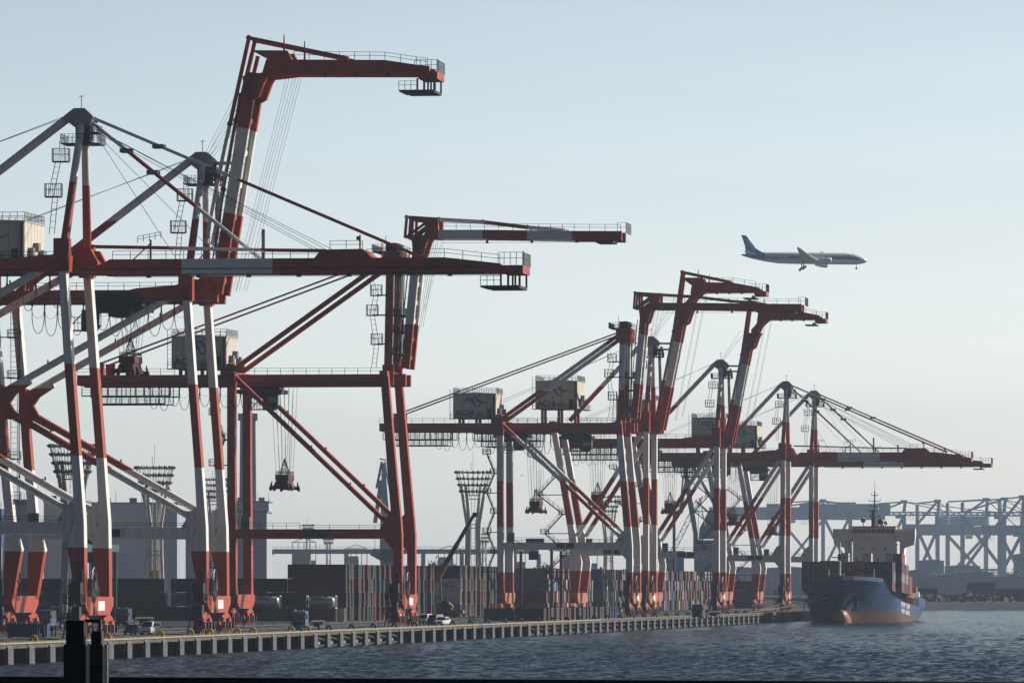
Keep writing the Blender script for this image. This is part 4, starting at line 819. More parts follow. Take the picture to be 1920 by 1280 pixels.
u, t = gxy(250, 1189.5); car(u, t, -AL-.12, 'dark car with a pale roof parked left of the white van', grey_car, 'car', low=navy_car, group='vehicles parked on the quay')
u, t = gxy(798, 1170); car(u, t, -AL-.1, 'white van half hidden behind the red crane leg', white_car, 'van', group='vehicles parked on the quay')
u, t = gxy(816, 1171.5); car(u, t, -AL-.2, 'black van parked between two white vehicles', navy_car, 'van', group='vehicles parked on the quay')
u, t = gxy(830.5, 1172); car(u, t, -AL-.25, 'white car parked right of the black van', white_car, 'car', group='vehicles parked on the quay')
u, t = gxy(740, 1170); car(u, t, -AL-.1, 'grey van parked left of the red crane leg', grey_car, 'van', group='vehicles parked on the quay')
# blue skips, cabinets
bsk = mat('skip_blue', (.02,.06,.15), .55, var=.2); wst = mat('white_stencil', (.6,.6,.6), .6)
for (x, w_, lb, bars) in ((53.5, 2.15, 'dark blue steel skip standing left on the quay edge', 0), (65, .95, 'small blue skip with white posts beside the larger blue skip', 1), (76.5, 1.1, 'blue skip with a white plate at the right end of the skips', 1)):
    u, t = gxy(x-(10 if not bars else 0), 1195); r = thing('skip', lb, 'skip', Q(u, t), -AL, 'blue skips on the quay'); mb = MB()
    mb.loft([[(-w_+.1,-.8,.08),(w_-.1,-.8,.08),(w_-.1,.8,.08),(-w_+.1,.8,.08)],[(-w_,-.95,1.85),(w_,-.95,1.85),(w_,.95,1.85),(-w_,.95,1.85)]], bsk); mb.box(-w_-.05, w_+.05, -1.0, 1.0, 1.85, 1.95, bsk); mb.build('body', r)
    mb = MB()
    for k in range(3): mb.bar((-w_+.35+k*(w_-.35), -.97, .1), (-w_+.35+k*(w_-.35), -1.0, 1.85), .08, wst if bars else bsk)
    mb.build('rib', r)
    if bars: mb = MB(); mb.box(-.25, .35, -.98, -.9, .1, .65, wst); mb.build('plate', r)
u, t = gxy(374, 1186); r = thing('generator', 'dark green generator cabinet beside the second crane’s cable gear', 'generator', Q(u, t), -AL); gg = mat('generator_green', (.02,.06,.05), .5)
mb = MB(); mb.box(-.75, .75, -1.3, 1.3, .12, 1.7, gg); mb.box(-.8, .8, -1.35, 1.35, 1.7, 1.78, gg); mb.build('housing', r); mb = MB(); mb.box(-.5, .5, -1.33, -1.3, .5, 1.4, dark); mb.build('louvre', r); mb = MB(); mb.box(-.7, .7, -1.2, 1.2, 0, .12, dark); mb.build('skid', r)
# mobile crane beyond the parked cars
og = mat('crane_ochre', (.30,.16,.035), .55, var=.2)
r = thing('mobile_crane', 'ochre mobile crane with a long telescopic boom raised to the right', 'crane', Q(-53, 765), -AL); mb = MB()
mb.box(-5.5, 6.0, -1.4, 1.4, .9, 1.7, og); mb.build('carrier', r); pass
for k, x in enumerate((-4.4, -2.8, 2.2, 3.8)):
    for y in (-1.2, 1.2): mb = MB(); mb.tube((x, y-.2, .62), (x, y+.2, .62), .62, tyre, 16); mb.build('wheel', r)
mb = MB(); mb.prism([(-4.2,1.75),(3.2,1.75),(3.6,2.6),(2.6,3.4),(-1.2,3.5),(-2.2,4.3),(-4.0,4.2)], -1.3, 1.3, og); mb.build('turntable', r)
mb = MB(); mb.prism([(1.2,1.8),(3.0,1.8),(3.0,3.0),(2.4,3.9),(1.2,3.9)], -2.3, -1.35, dark); mb.build('cab', r)
p0, p1 = Vector((-3.6, 0, 3.2)), Vector((8.4, 0, 23.8))
for i, (a, b, w_, m_) in enumerate(((0,.46,1.25,og),(.46,.68,1.0,dark),(.68,.86,.85,dark),(.86,1.0,.7,dark))):
    mb = MB(); mb.beam(p0.lerp(p1, a), p0.lerp(p1, b), w_, w_*.9, m_)
    if i == 3: mb.prism([(p1.x-.5,p1.z-.6),(p1.x+.6,p1.z-.5),(p1.x+1.0,p1.z+.5),(p1.x-.2,p1.z+.6)], -.5, .5, dark)
    mb.build('boom_section', r)
mb = MB(); mb.tube((.8, 0, 2.8), tuple(p0.lerp(p1, .33)), .28, steel, 10); mb.build('luffing_cylinder', r)
# gangway ladder and people
cloth = mat('dark_workwear', (.012,.014,.022), .9); vest = mat('grey_workwear', (.05,.055,.06), .9); skin = mat('skin', (.42,.26,.18), .6); helm = mat('helmet_white', (.7,.7,.68), .4); helm2 = mat('helmet_yellow', (.6,.45,.05), .4)
def person(u, t, rz, label, pose='stand', top=cloth, hat=helm, z=0.0):
    r = thing('person', label, 'person', Q(u, t, z), rz, 'dock workers on the quay'); me = bpy.data.meshes.new('body'); lean = .25 if pose == 'lean' else 0.0; st = .14 if pose == 'walk' else 0.03
    P_ = [(0,0,.95),(0,-lean*.3,1.2),(0,-lean*.8,1.42),(0,-lean,1.53),(0,-lean*1.1,1.64),(-.19,-lean*.8,1.40),(-.25,-lean-.02,1.12),(-.22,-lean-.16,.90),(-.22,-lean-.2,.82),(.19,-lean*.8,1.40),(.25,-lean,1.12),(.23,-lean-.10,.88),(.23,-lean-.13,.80),
          (-.10,0,.90),(-.11,-st,.50),(-.11,-st+.05,.09),(-.12,-st-.10,.04),(.10,0,.90),(.11,st,.50),(.11,st+.07,.09),(.12,st-.06,.04)]
    E_ = [(0,1),(1,2),(2,3),(3,4),(2,5),(5,6),(6,7),(7,8),(2,9),(9,10),(10,11),(11,12),(0,13),(13,14),(14,15),(15,16),(0,17),(17,18),(18,19),(19,20)]
    R_ = [.15,.15,.16,.06,.105,.075,.055,.042,.045,.075,.055,.042,.045,.10,.07,.055,.045,.10,.07,.055,.045]
    me.from_pydata(P_, E_, []); o = bpy.data.objects.new('body', me); C.objects.link(o); o.parent = r; me.skin_vertices or None
    sk = o.modifiers.new('skin', 'SKIN'); sk.use_smooth_shade = True
    for v, rr in zip(me.skin_vertices[0].data, R_): v.radius = (rr, rr*.85)
    me.skin_vertices[0].data[0].use_root = True; me.materials.append(top); sb = o.modifiers.new('sub', 'SUBSURF'); sb.levels = sb.render_levels = 1
    mb = MB(); c = Vector((0, -lean*1.1, 1.70)); mb.loft([[(c.x+rr*math.cos(a), c.y+rr*math.sin(a), c.z+z_) for a in [2*math.pi*k/12 for k in range(12)]] for z_, rr in ((-.02,.135),(.03,.128),(.08,.10),(.11,.04))], hat, smooth=True); mb.box(-.09, .09, c.y-.19, c.y-.1, 1.675, 1.695, hat); mb.build('helmet', r)
    mb = MB(); mb.loft([[(c.x+rr*math.cos(a), c.y-.012+rr*1.1*math.sin(a), z_) for a in [2*math.pi*k/12 for k in range(12)]] for z_, rr in ((1.53,.05),(1.57,.085),(1.64,.098),(1.69,.10))], skin, smooth=True); mb.box(-.015, .015, c.y-.145, c.y-.1, 1.62, 1.65, skin); mb.build('face', r)
    return r
for i, (x, y, po, tp, hh, lb) in enumerate(((87,1193,'lean',vest,helm2,'leftmost of three workers in dark clothes right of the blue skips'),(97,1193,'stand',cloth,helm,'middle of three workers in dark clothes right of the blue skips'),(104,1193,'walk',cloth,helm,'rightmost of three workers in dark clothes right of the blue skips'))):
    u, t = gxy(x, y); person(u, t, -AL+(.5, -.4, 1.2)[i], lb, po, tp, hh)
person(-2.6, 447.6, 1.2, 'worker bending at the head of the quay ladder, left of a pair', 'lean', cloth, helm)
person(-2.6, 453.6, -1.0, 'worker standing at the head of the quay ladder, right of a pair', 'walk', vest, helm2)
t_l = 443; mb = MB(); mb.ladder((-.9, 0, 1.4), (1.9, 1.0, -2.9), .7, galv, .35); mb.tube((.2, -.3, 1.6), (.2, -.3, 0), .05, galv, 4); o = mb.build('quay_ladder', loc=Q(0, t_l), rot=(0, 0, -AL)); tag(o, 'steel ladder leaning from the quay edge down to the water', 'ladder')

# odds and ends of the yard: a yellow maintenance frame and the tall blue tower at the left edge
r = thing('maintenance_frame', 'yellow steel maintenance frame left of the second crane’s waterside legs', 'frame', Q(-90, 600), -AL); mb = MB(); ym = mat('frame_yellow', (.32,.20,.03), .6)
for x in (-.9, .9):
    for y in (-1, 1): mb.bar((x, y, 0), (x*.6, y, 10.5), .25, ym)
for k in range(5): z = 1.5+2*k; mb.bar((-.85+.06*k, -1, z), (.8-.06*k, -1, z+1.8), .14, ym); mb.bar((-.85, -1, z), (.85, -1, z), .18, ym)
mb.build('lattice', r); mb = MB(); mb.box(-1.3, 2.6, -1.2, 1.2, 5.2, 5.4, ym); mb.rail([(-1.3,-1.2,5.4),(2.6,-1.2,5.4)], 1.1, .9, .05, ym); mb.build('platform', r); mb = MB(); mb.box(-1.4, 2.4, -1.3, 1.3, .1, 1.6, ym); mb.build('base_frame', r)
u, t = gxy(-12, 1176); r = thing('blue_tower', 'tall blue steel tower with white edges cut by the left edge of the photo', 'tower', Q(u, t), -AL); mb = MB(); bt = mat('tower_blue', (.015,.05,.16), .5, var=.25)
mb.box(-1.6, 1.5, 0, 3, 0, 8.2, bt); mb.box(-1.6, 1.3, 0, 3, 8.3, 20.5, bt); mb.build('body', r); mb = MB(); mb.box(1.5, 1.62, 0, .25, 0, 8.2, white); mb.build('edge_strip', r); mb = MB(); mb.box(1.3, 1.42, 0, .25, 10, 14, white); mb.build('edge_strip', r); mb = MB(); mb.rail([(-1.6,0,20.5),(1.3,0,20.5)], 1.1, .8); mb.build('handrail', r)
# ================================================================== container ship at the end of the quay (y astern from the bow, x towards open water)
TRIM = math.radians(1.55); SH = Q(21.2, 1015, -2.7) + Vector((0, 0, 3.6))
ship = thing('container_ship', 'blue container ship moored bow-on at the end of the quay', 'ship', SH, 0); ship.rotation_euler = (-TRIM, 0, -AL)
def hull_material():
    m, t, b = node_mat('hull_paint'); b.inputs['Roughness'].default_value = .62; b.inputs['Specular IOR Level'].default_value = .2
    tc = t.nodes.new('ShaderNodeTexCoord'); sx = t.nodes.new('ShaderNodeSeparateXYZ'); t.links.new(tc.outputs['Object'], sx.inputs[0])
    mp = t.nodes.new('ShaderNodeMapping'); mp.inputs['Scale'].default_value = (.5, .35, .10); t.links.new(tc.outputs['Object'], mp.inputs[0])
    n = t.nodes.new('ShaderNodeTexNoise'); n.inputs['Scale'].default_value = 1.2; n.inputs['Detail'].default_value = 7; t.links.new(mp.outputs[0], n.inputs['Vector'])
    a = t.nodes.new('ShaderNodeMath'); a.operation = 'MULTIPLY_ADD'; a.inputs[1].default_value = 2.2; t.links.new(n.outputs['Fac'], a.inputs[0]); t.links.new(sx.outputs[2], a.inputs[2])
    r = t.nodes.new('ShaderNodeValToRGB'); mr = t.nodes.new('ShaderNodeMapRange'); mr.inputs[1].default_value = -4; mr.inputs[2].default_value = 8; t.links.new(a.outputs[0], mr.inputs[0]); t.links.new(mr.outputs[0], r.inputs[0])
    e = r.color_ramp.elements; e[0].position = .20; e[0].color = (.105,.05,.036,1); e[1].position = .58; e[1].color = (.026,.062,.15,1)
    for p_, c_ in ((.33, (.115,.07,.052,1)), (.43, (.085,.072,.075,1)), (.8, (.020,.058,.165,1))): q = e.new(p_); q.color = c_
    t.links.new(r.outputs[0], b.inputs['Base Color']); return m
hm = hull_material()
# station: (half breadths at deck, z=0.8, z=-2.2, z=-5), (y at the same heights), deck z
ST = [((.5,.25,.2,.2),(-5.5,-1.0,.8,1.8),7.9),((3.2,.9,.5,.4),(-2.8,0.6,2.2,3.2),7.9),((6.3,2.6,1.4,1.0),(3,5,6,7),7.85),((8.7,5.4,3.6,2.6),(10,11,12,12.5),7.75),((9.6,7.6,5.8,4.6),(16,17,17.5,18),7.7),((10.8,9.4,8.2,7.0),(24,24.5,25,25),4.6),((11.7,11.3,10.4,9.2),(36,36,36,36),3.8),((11.75,11.75,11.4,11.2),(52,52,52,52),3.6),((11.75,11.75,11.4,11.2),(108,108,108,108),3.6),((11.75,11.3,9.5,7.5),(124,124,124,124),3.6),((11.2,9.5,5.0,2.0),(138,137,135,132),3.7),((10.6,7.0,1.2,.6),(140,138.5,136,133),3.8)]
def cr(p0, p1, p2, p3, f): return .5*((2*p1)+(-p0+p2)*f+(2*p0-5*p1+4*p2-p3)*f*f+(-p0+3*p1-3*p2+p3)*f**3)
flat = [np.array(list(a)+list(b)+[c]) for a, b, c in ST]; SI = []
for i in range(len(flat)-1):
    p0, p1, p2, p3 = flat[max(0, i-1)], flat[i], flat[i+1], flat[min(len(flat)-1, i+2)]
    for f in (0, .25, .5, .75):
        q = cr(p0, p1, p2, p3, f); q[8] = p1[8]+(p2[8]-p1[8])*f; SI.append((np.clip(q[:4]*1.055, .2, 12.4), q[4:8], q[8]))
SI.append((flat[-1][:4]*1.055, flat[-1][4:8], flat[-1][8]))
rings = []
for hb, yy, dz_ in SI:
    zs = (dz_, .8+(dz_-4)*.25, -2.2, -5.2); lv = []
    for i in range(3):
        h0, h1, h2, h3 = [hb[max(0, min(3, i+k))] for k in (-1, 0, 1, 2)]
        for f in (0, .5): lv.append((float(min(12.4, max(.2, cr(h0, h1, h2, h3, f)))), yy[i]+(yy[i+1]-yy[i])*f, zs[i]+(zs[i+1]-zs[i])*f))
    lv.append((hb[3], yy[3], zs[3]))
    rings.append([(-h, y, z) for h, y, z in lv] + [(h, y, z) for h, y, z in lv[::-1]])
mb = MB(); k2 = len(rings[0])//2
def strip(rs):
    n = len(rs[0]); vs = [p for r_ in rs for p in r_]
    mb.add(vs, [(i*n+j, i*n+j+1, (i+1)*n+j+1, (i+1)*n+j) for i in range(len(rs)-1) for j in range(n-1)], hm, True)
strip([r_[:k2] for r_ in rings]); strip([r_[k2:] for r_ in rings]); strip([[r_[-1], r_[0]] for r_ in rings]); strip([[r_[k2-1], r_[k2]] for r_ in rings])
mb.add(rings[0], [tuple(range(len(rings[0])-1, -1, -1))], hm); mb.add(rings[-1], [tuple(range(len(rings[-1])))], hm)
hull = mb.build('hull', ship)
for p in hull.data.polygons:
    if abs(p.normal.z) > .8: p.use_smooth = False
mb = MB(); bulb_m = mat('bulb_paint', (.26,.12,.075), .5)                 # bulbous bow standing out of the water
mb.loft([[(rr*1.0*math.cos(2*math.pi*k/16), y, z+rr*1.35*math.sin(2*math.pi*k/16)) for k in range(16)] for y, rr, z in ((-5.2,.1,-2.0),(-5.0,.7,-2.0),(-4.2,1.3,-2.1),(-2.5,1.7,-2.3),(0,1.85,-2.5),(3,1.9,-2.9),(7,1.8,-3.3))], bulb_m, smooth=True); mb.build('bulbous_bow', ship)
mb = MB()                                                                # bulwark on the forecastle with its white-stencilled rim
top = [(-hb[0], yy[0], d) for hb, yy, d in ST[:5]][::-1] + [(hb[0], yy[0], d) for hb, yy, d in ST[:5]]
for a, b in zip(top, top[1:]): mb.hexa([(a[0],a[1],a[2]-.2),(b[0],b[1],b[2]-.2),(b[0]*.97,b[1]+.15,b[2]-.2),(a[0]*.97,a[1]+.15,a[2]-.2),(a[0]*1.02,a[1]-.05,a[2]+1.1),(b[0]*1.02,b[1]-.05,b[2]+1.1),(b[0]*.985,b[1]+.12,b[2]+1.1),(a[0]*.985,a[1]+.12,a[2]+1.1)], mat('bulwark_blue', (.03,.06,.14), .5))
bw = mb.build('bulwark', ship)
for s_ in (-1, 1):
    mb = MB(); f = lambda y: 5.2+ (y-5)*.35
    mb.loft([[(s_*4.6-1.0,2.2,z_),(s_*4.6+1.0,3.6,z_),(s_*4.6+.6,5.0,z_),(s_*4.6-1.2,4.0,z_)] for z_ in (2.6, 5.2)], dark); mb.box(s_*3.3-.45, s_*3.3+.45, 1.9, 3.4, .4, 3.6, dark); mb.tube((s_*3.2, 2.4, 1.6), (s_*3.0, 2.2, .2), .25, dark); mb.box(s_*3.0-.9, s_*3.0+.9, 2.0, 2.4, -.2, .3, dark); mb.build('anchor', ship)
mb = MB(); wl = mat('hull_letter_white', (.7,.7,.7), .6); rg = random.Random(4)  # two rows of tall white letters, too worn to read
for row, z0_ in ((0, 1.9), (1, .1)):
    mb = MB(); y = 44.0
    for k in range(11):
        if k == 5: y += 3.2; continue
        wd = rg.uniform(2.4, 3.6); h = 1.35
        for q in rg.sample([0, 1, 2, 3], 3):
            if q == 0: mb.box(12.39, 12.49, y, y+.7, z0_, z0_+h, wl)
            if q == 1: mb.box(12.39, 12.49, y+wd-1.2, y+wd-.5, z0_, z0_+h, wl)
            if q == 2: mb.box(12.39, 12.49, y+.7, y+wd-1.2, z0_+h-.35, z0_+h, wl)
            if q == 3: mb.box(12.39, 12.49, y+.7, y+wd-1.2, z0_+.5, z0_+.85, wl)
        y += wd
    mb.build('hull_lettering', hull)
sh_white = mat('ship_white', (.88,.86,.83), .5, var=.08, scale=.3); rust = mat('deck_red', (.24,.06,.045), .7, var=.3)
mb = MB()                                                                # lashing bridges and cell posts along the open deck edge
for k in range(24): y = 22+k*3.6; x = 11.3 if y > 30 else 10.2; mb.box(x-.25, x+.15, y, y+.5, 3.6, 5.9, rust); mb.box(-x-.15, -x+.25, y, y+.5, 3.6, 5.9, rust)
mb.box(11.0, 11.5, 26, 106, 5.7, 5.95, rust); mb.box(-11.5, -11.0, 26, 106, 5.7, 5.95, rust); mb.box(-10.2, 10.2, 21, 106, 3.6, 5.6, mat('hatch_cover', (.12,.05,.045), .7)); mb.build('hatch_coaming', ship)
for s_ in (-1, 1): mb = MB(); mb.box(s_*12.3-.1, s_*12.3+.1, 112, 139.5, 3.6, 6.4, hm); mb.build('aft_bulwark', ship)
# superstructure
mb = MB(); mb.box(-6.0, 6.0, 109, 120, 3.6, 23.4, sh_white)
for z_ in (6.8, 9.7, 12.6, 15.5, 18.4, 21.3): mb.box(-6.2, 6.2, 108.9, 120.1, z_, z_+.14, sh_white)
mb.box(7.2, 8.4, 110, 119, 3.6, 23.0, sh_white); mb.box(-8.4, -7.2, 110, 119, 3.6, 23.0, sh_white); hs = mb.build('deckhouse', ship)
for x, z_ in ((-3.4,19.6),(-.6,19.6),(.2,19.6),(3.2,19.6),(-5,16.7),(-1.6,16.7),(1.2,16.7),(4.6,16.7),(-3,13.8),(0,13.8),(3,13.8)):
    mb = MB(); mb.box(x-.22, x+.22, 108.84, 108.99, z_, z_+.7, glass); mb.build('porthole', hs)
mb = MB(); mb.box(-6.2, 6.2, 107.6, 118, 23.4, 26.0, sh_white); mb.box(-11.6, 11.6, 108.4, 112.5, 23.2, 23.6, sh_white); mb.box(-11.6, 11.6, 108.3, 108.5, 23.6, 25.2, sh_white); mb.box(-11.7, 11.7, 108.2, 113, 25.3, 25.5, sh_white)
mb.box(-11.65, -11.45, 108.4, 112.5, 23.6, 25.3, sh_white); mb.box(11.45, 11.65, 108.4, 112.5, 23.6, 25.3, sh_white)
for s_ in (-1, 1): mb.prism([(s_*6.2,23.2),(s_*11.6,23.2),(s_*11.4,21.2),(s_*8.6,20.2),(s_*7.9,18.5),(s_*7.6,18.5),(s_*7.6,22),(s_*6.2,22)], 109, 112, sh_white)
mb.box(-6.5, 6.5, 107.4, 118.4, 26.0, 26.25, mat('monkey_deck_red', (.30,.09,.05), .6)); br = mb.build('bridge', ship)
for k in range(9):
    mb = MB(); x = -5.3+k*1.32; mb.prism([(x-.5,24.3),(x+.5,24.3),(x+.56,25.4),(x-.56,25.4)], 107.5, 107.58, glass); mb.build('window', br)
mb = MB(); mb.tube((0,111,26.2), (0,111,36.4), .35, steel, 8, r2=.16)
for z_, w_ in ((29,1.4),(30.6,1.8),(32,1.3),(33.4,1.6),(35,.9)): mb.box(-w_, w_, 110.8, 111.2, z_, z_+.16, steel); mb.tube((-w_, 111, z_), (-w_, 111, z_+.8), .06, steel, 4); mb.tube((w_, 111, z_), (w_, 111, z_+.8), .06, steel, 4)
mb.box(-.9, -.1, 110.3, 111.6, 26.2, 31, steel); mb.tube((0,111,36.4), (0,111,39), .05, steel, 4); mb.tube((-1.6,111,30.6), (0,111,34), .05, steel, 4); mb.build('radar_mast', ship)
for x, rr, m_, z_ in ((-3.2,.75,galv,28.0),(1.7,.85,dark,27.6),(3.2,.6,galv,27.3)):
    mb = MB(); mb.tube((x,110.5,26.2), (x,110.5,z_), .12, steel, 6)
    mb.loft([[(x+rr*math.cos(a)*math.cos(2*math.pi*k/12), 110.5+rr*math.cos(a)*math.sin(2*math.pi*k/12), z_+rr*math.sin(a)) for k in range(12)] for a in [-1.5,-1,-.5,0,.5,1,1.5]], m_, smooth=True); mb.build('antenna_dome', ship)
mb = MB(); mb.tube((-1.6,9.5,7.7), (-1.6,9.5,18.4), .36, sh_white, 10, r2=.26); mb.box(-3.6, .6, 9.3, 9.7, 14.2, 14.45, dark); mb.tube((-3.6,9.5,14.3), (-3.9,9.5,15.0), .08, dark, 5); mb.tube((.6,9.5,14.3), (1.1,9.5,14.9), .08, dark, 5); mb.tube((-1.6,9.5,13.6), (-1.6,9.5,15.2), .6, dark, 8); mb.build('foremast', ship)
for x in (-5.2, 7.0): mb = MB(); mb.tube((x,17.5,7.7), (x,17.5,11.4), .09, sh_white, 5); mb.build('light_post', ship)
mb = MB(); mb.box(-.5,.5,1.0,2.0,7.9,9.2,yellow); mb.tube((0,1.5,9.1), (0,1.5,9.8), .3, yellow, 8); mb.build('windlass', ship)
mb = MB(); mb.box(8.9, 11.6, 114, 119, 7.6, 9.2, mat('lifeboat_orange', (.3,.1,.04), .5)); mb.box(8.6, 11.8, 122, 125, 6.4, 8.0, sh_white); mb.build('lifeboat', ship)
mb = MB(); mb.box(-3, 3, 122, 130, 3.6, 19.5, sh_white); mb.build('funnel', ship)
# deck cargo: every container lies on the ship, so it is a thing of its own
SR = Matrix.Rotation(-AL, 4, 'Z') @ Matrix.Rotation(-TRIM, 4, 'X')
SHIPMIX = ['dark maroon']*6+['charcoal']*2+['navy blue']+['brick red']*2+['rust brown']*3
def ship_cont(col, x, y, z, label, L=12.19):
    o = container(col, 0, 0, 0, label, 'containers on the ship', L=L, H=2.6, base=SH+SR @ Vector((x, y, z))); o.rotation_euler = (-TRIM, 0, -AL+math.pi/2)
    # containers lie fore and aft: the mesh axis x is turned to point aft
    o.rotation_euler = (SR @ Matrix.Rotation(-math.pi/2, 4, 'Z')).to_euler(); return o
for c in range(10):
    x = -13.0+c*2.46; n = 3
    for j in range(n):
        col = rgc.choice(['brick red','rust brown','dark maroon']) if c < 7 else rgc.choice(['navy blue','charcoal','dark maroon'])
        for half in (0, 1):
            if half and c < 9: continue
            if c == 9 and not half: col = ['rust brown','charcoal','dark maroon'][j]
            elif c == 9: col = ['brick red','grey','navy blue'][j]
            L_ = 6.06 if c == 9 else 12.19
            ship_cont(col, x, 22.5+half*6.2, 5.75+j*2.63+(.12*j if c in (2, 3, 6) else 0), f"{col} container, {TIERS[max(3,n)][j]} tier, {ordinal(c+1)} column of the ship’s front bay" + (', aft half' if half else ''), L_)
for b_i, (y0, cols, nt_) in enumerate(((37.5, (7, 8, 9), 3), (51.5, (8, 9), 3), (66, (9,), 2))):
    for c in cols:
        for j in range(nt_+(1 if b_i == 0 and c == 9 else 0)):
            col = rgc.choice(['brick red','grey','rust brown','dark maroon','navy blue','charcoal'])
            if c == 9 and b_i == 0: col = ['rust brown','grey','navy blue','brick red'][j]
            ship_cont(col, -11.6+c*2.47, y0, 5.75+j*2.63, f"{col} container, {TIERS[4][j]} tier, {ordinal(c-6)} visible column of the ship’s {['second','third','fourth'][b_i]} bay")
for k, (c, lb) in enumerate(((2,'left of three white containers on top of the ship’s cargo'),(4,'middle of three white containers on top of the ship’s cargo'),(6,'right of three white containers on top of the ship’s cargo'))):
    ship_cont('white', -11.4+c*2.55+k*1.1, 66+k*2, 14.75, lb, 6.06); mbx = MB()
    for j in range(3): ship_cont('dark maroon', -11.4+c*2.55+k*1.1, 66+k*2, 5.75+j*2.98, f"dark maroon container, {TIERS[3][j]} of three under the {['left','middle','right'][k]} white container on the ship", 6.06)
# mooring lines from the bow to the quay
rope = mat('mooring_rope', (.42,.38,.26), .9)
def line(a, b, sag, label):
    a, b = Vector(a), Vector(b); mb = MB(); pts = [a.lerp(b, k/10)-Vector((0, 0, sag*4*(k/10)*(1-k/10))) for k in range(11)]; o_ = pts[0]
    mb.path([p-o_ for p in pts], .09, rope, 5); o = mb.build('mooring_line', loc=o_); tag(o, label, 'rope', 'mooring lines of the ship')
def S2W(x, y, z): return SH+SR @ Vector((x, y, z))
line(S2W(-1.5, -3.6, 5.4), Q(-1, 1010, .4), .5, 'upper mooring rope running from the ship’s bow to the quay')
line(S2W(-3.0, 1.5, 3.6), Q(-1, 985, .4), .4, 'lower mooring rope running from the ship’s bow to the quay')
line(S2W(-6.5, 6.5, 6.3), Q(-1, 1004, .4), .4, 'dark mooring rope from the shaded side of the ship’s bow', )
# ================================================================== airliner on approach
air = thing('airliner', 'white airliner with blue tail and gear down, flying low to the right', 'airplane', ((1508-960)*3470/F_PX, 3470, CAM_Z+(1100-484)*3470/F_PX), 0)
air.rotation_euler = (math.radians(-2), math.radians(.6), math.radians(3))
pw = mat('airliner_white', (.88,.89,.92), .3, var=.02); pb = mat('airliner_blue', (.06,.15,.46), .3, var=.02)
def fus(x):   # (radius, centre z)
    for (a, ra, za), (b, rb, zb) in zip(FU, FU[1:]):
        if a <= x <= b: f = (x-a)/(b-a); return ra+(rb-ra)*f, za+(zb-za)*f
FU = [(-31.5,.25,1.2),(-29,.9,1.05),(-25,1.65,.75),(-20,2.3,.4),(-13,2.85,.05),(-8,2.95,0),(0,2.95,0),(10,2.95,0),(20,2.95,0),(24.5,2.8,-.12),(27.5,2.3,-.4),(29.8,1.5,-.75),(31.1,.75,-1.0),(31.6,.12,-1.1)]
mb = MB(); N = 28
rr = [[(x, r*math.cos(2*math.pi*k/N), z+r*math.sin(2*math.pi*k/N)) for k in range(N)] for x, r, z in FU]
mb.loft(rr, pw, smooth=True); fz = mb.build('fuselage', air); fz.data.materials.append(pb)
for p in fz.data.polygons:
    c = p.center; side = math.atan2(c.z, abs(c.y))
    if -.32 < side < .12 and c.x < 28 and (c.x < 3 or c.x > 6): p.material_index = 1
    if c.x < -17 and side > -.1: p.material_index = 1
mb = MB()
for s_ in (-1, 1):
    for k in range(54):
        x = -20+k*.85
        if 1 < x < 4: continue
        mb.box(x, x+.32, s_*2.93-.03, s_*2.93+.03, .55, .95, glass)
mb.build('cabin_windows', fz); mb = MB(); mb.hexa([(28.6,-1.3,.35),(29.6,-.9,.1),(29.6,.9,.1),(28.6,1.3,.35),(28.3,-1.1,.95),(29.2,-.7,.55),(29.2,.7,.55),(28.3,1.1,.95)], glass); mb.build('cockpit_window', fz)
def wing(pts, m_, name, parent=air):   # stations (x lead, x trail, y, z, thickness)
    mb = MB(); R = []
    for xl, xt, y, z, th in pts: c = xl-xt; R.append([(xl, y, z),(xl-.15*c, y, z+th*.5),(xl-.45*c, y, z+th*.5),(xt, y, z),(xl-.45*c, y, z-th*.35),(xl-.15*c, y, z-th*.4)])
    mb.loft(R, m_, smooth=True); return mb.build(name, parent)
for s_ in (-1, 1):
    wing([(9.0,-3.0,s_*1.5,-1.5,1.5),(6.2,-3.3,s_*6,-1.1,1.1),(1.0,-3.9,s_*17,.35,.6),(-4.0,-6.2,s_*27.5,2.3,.25),(-5.8,-6.4,s_*30,3.0,.08)], pw, 'wing')
    e0 = (10.4, s_*9.8, -2.1); mb = MB()
    mb.loft([[(e0[0]+x, e0[1]+r*math.cos(2*math.pi*k/20), e0[2]+r*math.sin(2*math.pi*k/20)) for k in range(20)] for x, r in ((-4.2,.6),(-2.6,1.15),(-.5,1.65),(1.4,1.75),(2.2,1.6),(2.25,1.4),(1.6,1.3))], pw, smooth=True); eng = mb.build('engine', air)
    mb = MB(); mb.prism([(e0[0]-4.5,-1.5),(e0[0]+.8,-1.1),(e0[0]+.5,-1.6),(e0[0]-3,-2.0)], e0[1]-.2, e0[1]+.2, pw); mb.build('pylon', eng)
    wing([(-24,-28.5,s_*.8,1.3,.5),(-29.2,-31.2,s_*9.6,2.4,.15)], pw, 'tailplane')
    mb = MB(); gx, gy = -.8, s_*4.9; mb.tube((gx, gy, -1.6), (gx, gy, -5.0), .28, steel, 8)
    for dx in (-.85, .85):
        for dy in (-.55, .55): mb.tube((gx+dx, gy+dy-.25, -5.1+dx*.45), (gx+dx, gy+dy+.25, -5.1+dx*.45), .68, tyre, 14)
    mb.bar((gx-.9, gy, -5.5), (gx+.9, gy, -4.7), .25, steel); mb.build('main_gear', air)
mb = MB(); mb.tube((26.2,0,-2.6), (26.2,0,-4.7), .14, steel, 8)
for dy in (-.35, .35): mb.tube((26.2,dy-.15,-4.8), (26.2,dy+.15,-4.8), .5, tyre, 14)
mb.build('nose_gear', air)
